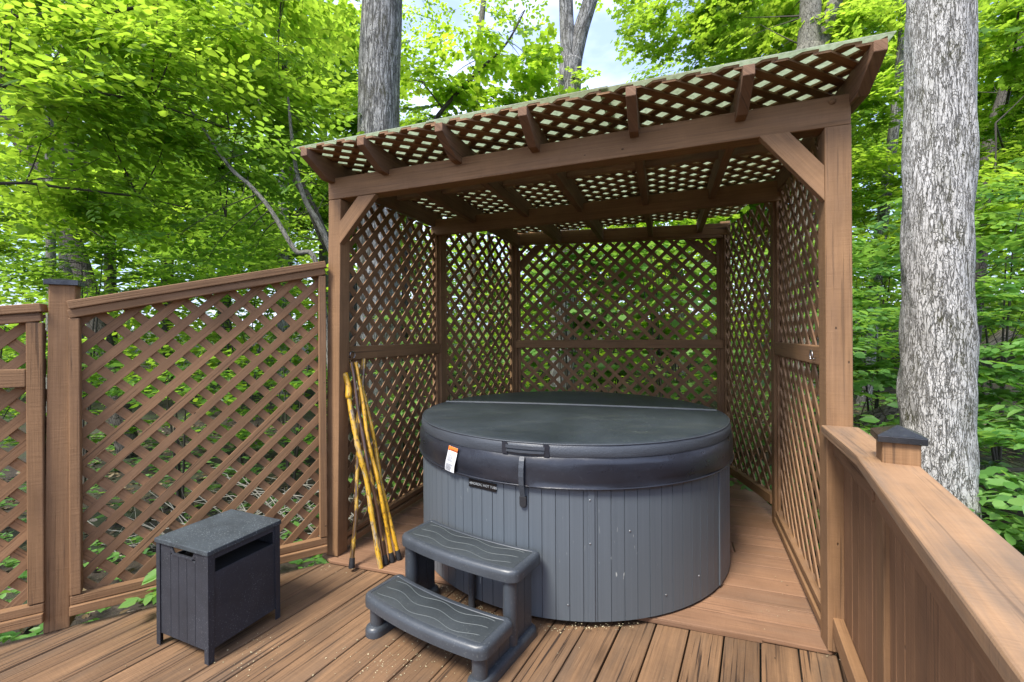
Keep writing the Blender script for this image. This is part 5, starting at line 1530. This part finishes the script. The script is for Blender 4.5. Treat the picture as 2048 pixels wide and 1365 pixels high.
# sprig that grows through the deck edge by the box
shrub('small green sprig growing up between fence rail and deck beside the storage box', (-1.80, 2.42), 0.62, [((-1.70, 2.26, 0.10), (0.09, 0.05, 0.05), 3), ((-1.64, 2.28, 0.26), (0.06, 0.04, 0.05), 2)], 97, 0.075, 0.11, OV, 'leaf_under', (0.85, 0.1), 'sprig', 'plant')

# ------------------------------------------------------------------ woodland trees further back: three kinds, copied
BG = 'woodland trees behind the deck'
protos = []
for i, (h, sd) in enumerate(((11.0, 101), (13.0, 202), (9.5, 303))):
    rng = np.random.default_rng(sd)
    bl = []
    for q in range(9):
        z = h * rng.uniform(0.22, 0.98); rr = 2.2 * (1.0 - 0.45 * z / h); a = rng.uniform(0, 6.3)
        bl.append(((rr * 0.6 * math.cos(a), rr * 0.6 * math.sin(a), z), (1.35, 1.35, 0.6), 30))
    t = tree('woodland_tree', 'background woodland tree with layered bright green crown beyond the deck', 'tree',
             [(0, 0, -0.3), (0.05, 0.05, h * .35), (0.15 * (i - 1), 0.1, h * .7), (0.3 * (i - 1), 0.1, h)], [0.17, 0.14, 0.10, 0.03], ('bark_thin', 'bark_dark', 'bark_grey')[i], BG,
             crowns=bl, seed=sd, leaf=0.15, L=0.95, leafmat=('leaf', 'leaf_bright', 'leaf_bright')[i], kind=(OV, LO, OV)[i], limbs=0.25, hub0=0.15, rb=0.02, tone=(0.5, 0.25), seg=12)
    protos.append(t)
def dup_tree(src, loc, rz, sc):
    r = src.copy(); COL.objects.link(r); r.location = loc; r.rotation_euler = (0, 0, rz); r.scale = (sc, sc, sc)
    for ch in list(src.children):
        c = ch.copy(); COL.objects.link(c); c.parent = r
    return r
spots = [(-9.5, 9.5, 0, 0.95), (-7.4, 11.5, 1, 1.0), (-5.2, 10.2, 2, 0.95), (-3.9, 12.5, 1, 0.9), (-10.5, 13.5, 1, 1.1), (-2.4, 11.5, 0, 0.62), (-0.6, 13.5, 2, 0.62), (2.9, 13.0, 1, 0.58), (4.6, 12.2, 2, 0.85),
         (6.8, 11.5, 1, 0.9), (8.6, 12.5, 0, 0.95), (11.0, 11.0, 2, 0.95), (10.2, 8.6, 1, 0.7), (12.8, 14.0, 1, 1.05), (-12.8, 10.5, 2, 1.0), (1.3, 15.5, 0, 0.60), (7.2, 15.5, 2, 1.0), (-6.6, 15.5, 0, 1.1), (13.5, 9.5, 0, 0.9), (-13.5, 15.0, 1, 1.1)]
first = {}
rnd = random.Random(77)
for x, y, k, sc in spots:
    loc = (x, y, float(gz(x, y)) - 0.1); rz = rnd.uniform(0, 6.28)
    if k not in first:
        first[k] = protos[k]; protos[k].location = loc; protos[k].rotation_euler = (0, 0, rz); protos[k].scale = (sc, sc, sc)
    else:
        dup_tree(protos[k], loc, rz, sc)

# ------------------------------------------------------------------ far wood: one leafy mass
rng = np.random.default_rng(5)
lv = Leaves()
def mass(n, x0, x1, y0, y1, hmax, size):
    x = rng.uniform(x0, x1, n); y = rng.uniform(y0, y1, n); b = gz(x, y)
    z = b + hmax(x / np.maximum(y, 1)) * rng.uniform(0, 1, n) ** 0.9 * (0.75 + 0.25 * np.sin(x * 1.7 + y) + 0.15 * np.sin(x * 4.1))
    p = np.stack([x, y, z], -1); d = rng.normal(size=(n, 3)); d[:, 2] *= 0.35
    nn = np.stack([rng.normal(0, .4, n), rng.normal(0, .4, n), np.ones(n)], -1)
    cl = 0.5 + 0.28 * np.sin(x * 2.1 + z * 1.7) * np.cos(y * 1.3 - z)
    lv.add(p, d, nn, size * rng.uniform(.6, 1.3, n), np.clip(cl + rng.normal(0, .2, n), 0, 1))
hf = lambda s: np.interp(s, [-1.6, -0.6, -0.30, -0.05, 0.15, 0.30, 0.5, 1.6], [16, 15, 11.0, 9.0, 8.0, 8.5, 13, 16])
mass(42000, -30, 32, 17, 26, hf, 0.36)
mass(30000, -18, 20, 9, 16, lambda s: np.full_like(s, 4.2), 0.20)
wo = lv.build('distant_woods', M['leaf_bright'], None, OV, rng); wo['kind'] = 'stuff'
tag(wo, 'bright green wall of distant woodland leaves beyond the nearer trees', 'woods')

# ------------------------------------------------------------------ ground cover and litter
lv = Leaves()
def patch(n, x0, x1, y0, y1, size, hmin, hmax, avoid=True):
    x = rng.uniform(x0, x1, n); y = rng.uniform(y0, y1, n)
    cl = np.sin(x * 2.3 + 1.1) * np.cos(y * 2.9) + np.sin(x * 5.1 - y * 3.3) * 0.6
    keep = cl + rng.normal(0, .5, n) > -0.35
    x, y = x[keep], y[keep]
    if avoid:
        # not on the deck or platform
        out = ~(((y < 0.61 * x + 3.42) & (x < -1.1)) | ((x > -1.2) & (x < 2.25) & (y > -1) & (y < 5.15) & (y < 1.5 * x + 5.2)))
        x, y = x[out], y[out]
    n = len(x)
    for k in range(4):
        a = k * 1.57 + rng.uniform(0, .9, n)
        d = np.stack([np.cos(a), np.sin(a), rng.uniform(-0.15, 0.25, n)], -1)
        z = gz(x, y) + hmin + (hmax - hmin) * ((np.sin(x * 17.3) * np.cos(y * 13.7) + 1) / 2) + 0.01 * k
        lv.add(np.stack([x, y, z], -1), d, np.stack([rng.normal(0, .25, n), rng.normal(0, .25, n), np.ones(n)], -1), size * rng.uniform(.6, 1.2, n), np.clip(rng.normal(.45, .25, n), 0, 1))
patch(3200, 2.3, 8.5, 0.2, 7.5, 0.105, 0.06, 0.34)
patch(2600, -7, -1, 1.2, 8, 0.085, 0.03, 0.22)
patch(2200, -1.5, 5, 4.6, 10, 0.10, 0.04, 0.40)
gc = lv.build('ground_cover', M['leaf_under'], None, OV, rng); gc['kind'] = 'stuff'
tag(gc, 'low broad leafed plants covering the forest floor', 'ground cover')
lv = Leaves()
n = 9000
x = np.concatenate([rng.uniform(-7, 0, n // 2), rng.uniform(-1, 8, n // 2)]); y = rng.uniform(1.0, 9.0, n)
out = ~((y < 0.61 * x + 3.42) & (x < -1.1)); x, y = x[out], y[out]; n = len(x)
lv.add(np.stack([x, y, gz(x, y) + rng.uniform(0.0, 0.03, n)], -1), np.stack([rng.normal(size=n), rng.normal(size=n), rng.normal(0, .2, n)], -1), np.stack([rng.normal(0, .4, n), rng.normal(0, .4, n), np.ones(n)], -1), 0.085 * rng.uniform(.5, 1.2, n), rng.uniform(0, 1, n))
li = lv.build('leaf_litter', M['litter'], None, OV, rng); li['kind'] = 'stuff'
tag(li, 'dry brown fallen leaves lying over the forest floor', 'leaf litter')

# fallen logs
def log(label, pts, r, seed):
    mb, Q = trunk_mesh(None, 'log', pts, [r, r * .95, r * .85, r * .7], 'log', 14, 0.06, 6, seed)
    o = mb.build('fallen_log', M['log'], None, smooth=True); tag(o, label, 'log', 'fallen logs')
log('fallen branch rising right behind the pale trunk', [(3.1, 4.4, 0.05), (3.6, 4.7, 0.36), (4.5, 5.0, 0.62), (6.0, 5.4, 1.35)], 0.095, 1)
log('dark rotten log lying among the low plants at the right edge', [(3.2, 3.9, 0.02), (3.9, 3.85, 0.12), (4.6, 3.8, 0.14), (5.6, 3.7, 0.15)], 0.07, 2)

def brush(label, c, n, seed):
    r2 = random.Random(seed); zz = g0(*c)
    m2 = MB()
    for _ in range(n):
        a = r2.uniform(-0.6, 0.6) + (0 if r2.random() < .5 else math.pi); L = r2.uniform(0.4, 1.1)
        p = Vector((c[0] + r2.uniform(-.6, .6), c[1] + r2.uniform(-.35, .35), zz + r2.uniform(0.0, 0.35)))
        d = Vector((math.cos(a), math.sin(a) * .6, r2.uniform(0.1, 1.2))).normalized()
        q = p + d * L * .5 + Vector((0, 0, r2.uniform(-.05, .1))); e = q + Vector((d.x, d.y, d.z * r2.uniform(-.3, .9))) * L * .5
        m2.tube([p, q, e], [0.0055, 0.004, 0.0018], 4, cap=False)
        for _k in range(3):
            t = r2.uniform(.2, .9); b = p + (e - p) * t
            m2.tube([b, b + Vector((r2.uniform(-1, 1), r2.uniform(-1, 1), r2.uniform(-.2, 1))) * 0.18], [0.0025, 0.001], 3, cap=False)
    o = m2.build('brush_pile', M['brush'], None, smooth=True); tag(o, label, 'brush', 'heaps of dead brush behind the fence')
brush('grey dead brush behind the middle of the fence panel', (-2.6, 4.0), 34, 1)
brush('pale dead brush behind the right end of the fence panel', (-1.9, 4.2), 30, 2)

# pollen crumbs and bits on deck and platform
lv = Leaves()
def crumbs(n, cx, cy, sx, sy, z):
    x = rng.normal(cx, sx, n); y = rng.normal(cy, sy, n)
    lv.add(np.stack([x, y, np.full(n, z) + rng.uniform(.001, .004, n)], -1), np.stack([rng.normal(size=n), rng.normal(size=n), rng.normal(0, .2, n)], -1), np.stack([rng.normal(0, .3, n), rng.normal(0, .3, n), np.ones(n)], -1), rng.uniform(.003, .009, n), rng.uniform(0, 1, n))
crumbs(150, -0.45, 1.86, 0.16, 0.07, 0.0); crumbs(70, -0.95, 2.62, 0.14, 0.03, 0.0); crumbs(60, -1.12, 1.93, 0.10, 0.07, 0.0)
for k in range(26):
    a = R(-62 + 70 * k / 25); crumbs(12, TUB[0] + 0.995 * math.sin(a), TUB[1] - 0.995 * math.cos(a), 0.015, 0.012, 0.002 if k < 20 else 0.022)
crumbs(50, -0.3, 1.6, 0.8, 0.3, 0.0); crumbs(40, 1.35, 1.90, 0.03, 0.02, 0.003); crumbs(25, 1.3, 2.2, 0.25, 0.3, 0.023)
cr = lv.build('deck_debris', M['pollen'], None, OV, rng); cr['kind'] = 'stuff'
tag(cr, 'pale pollen crumbs and dry bits scattered over the deck boards', 'debris')
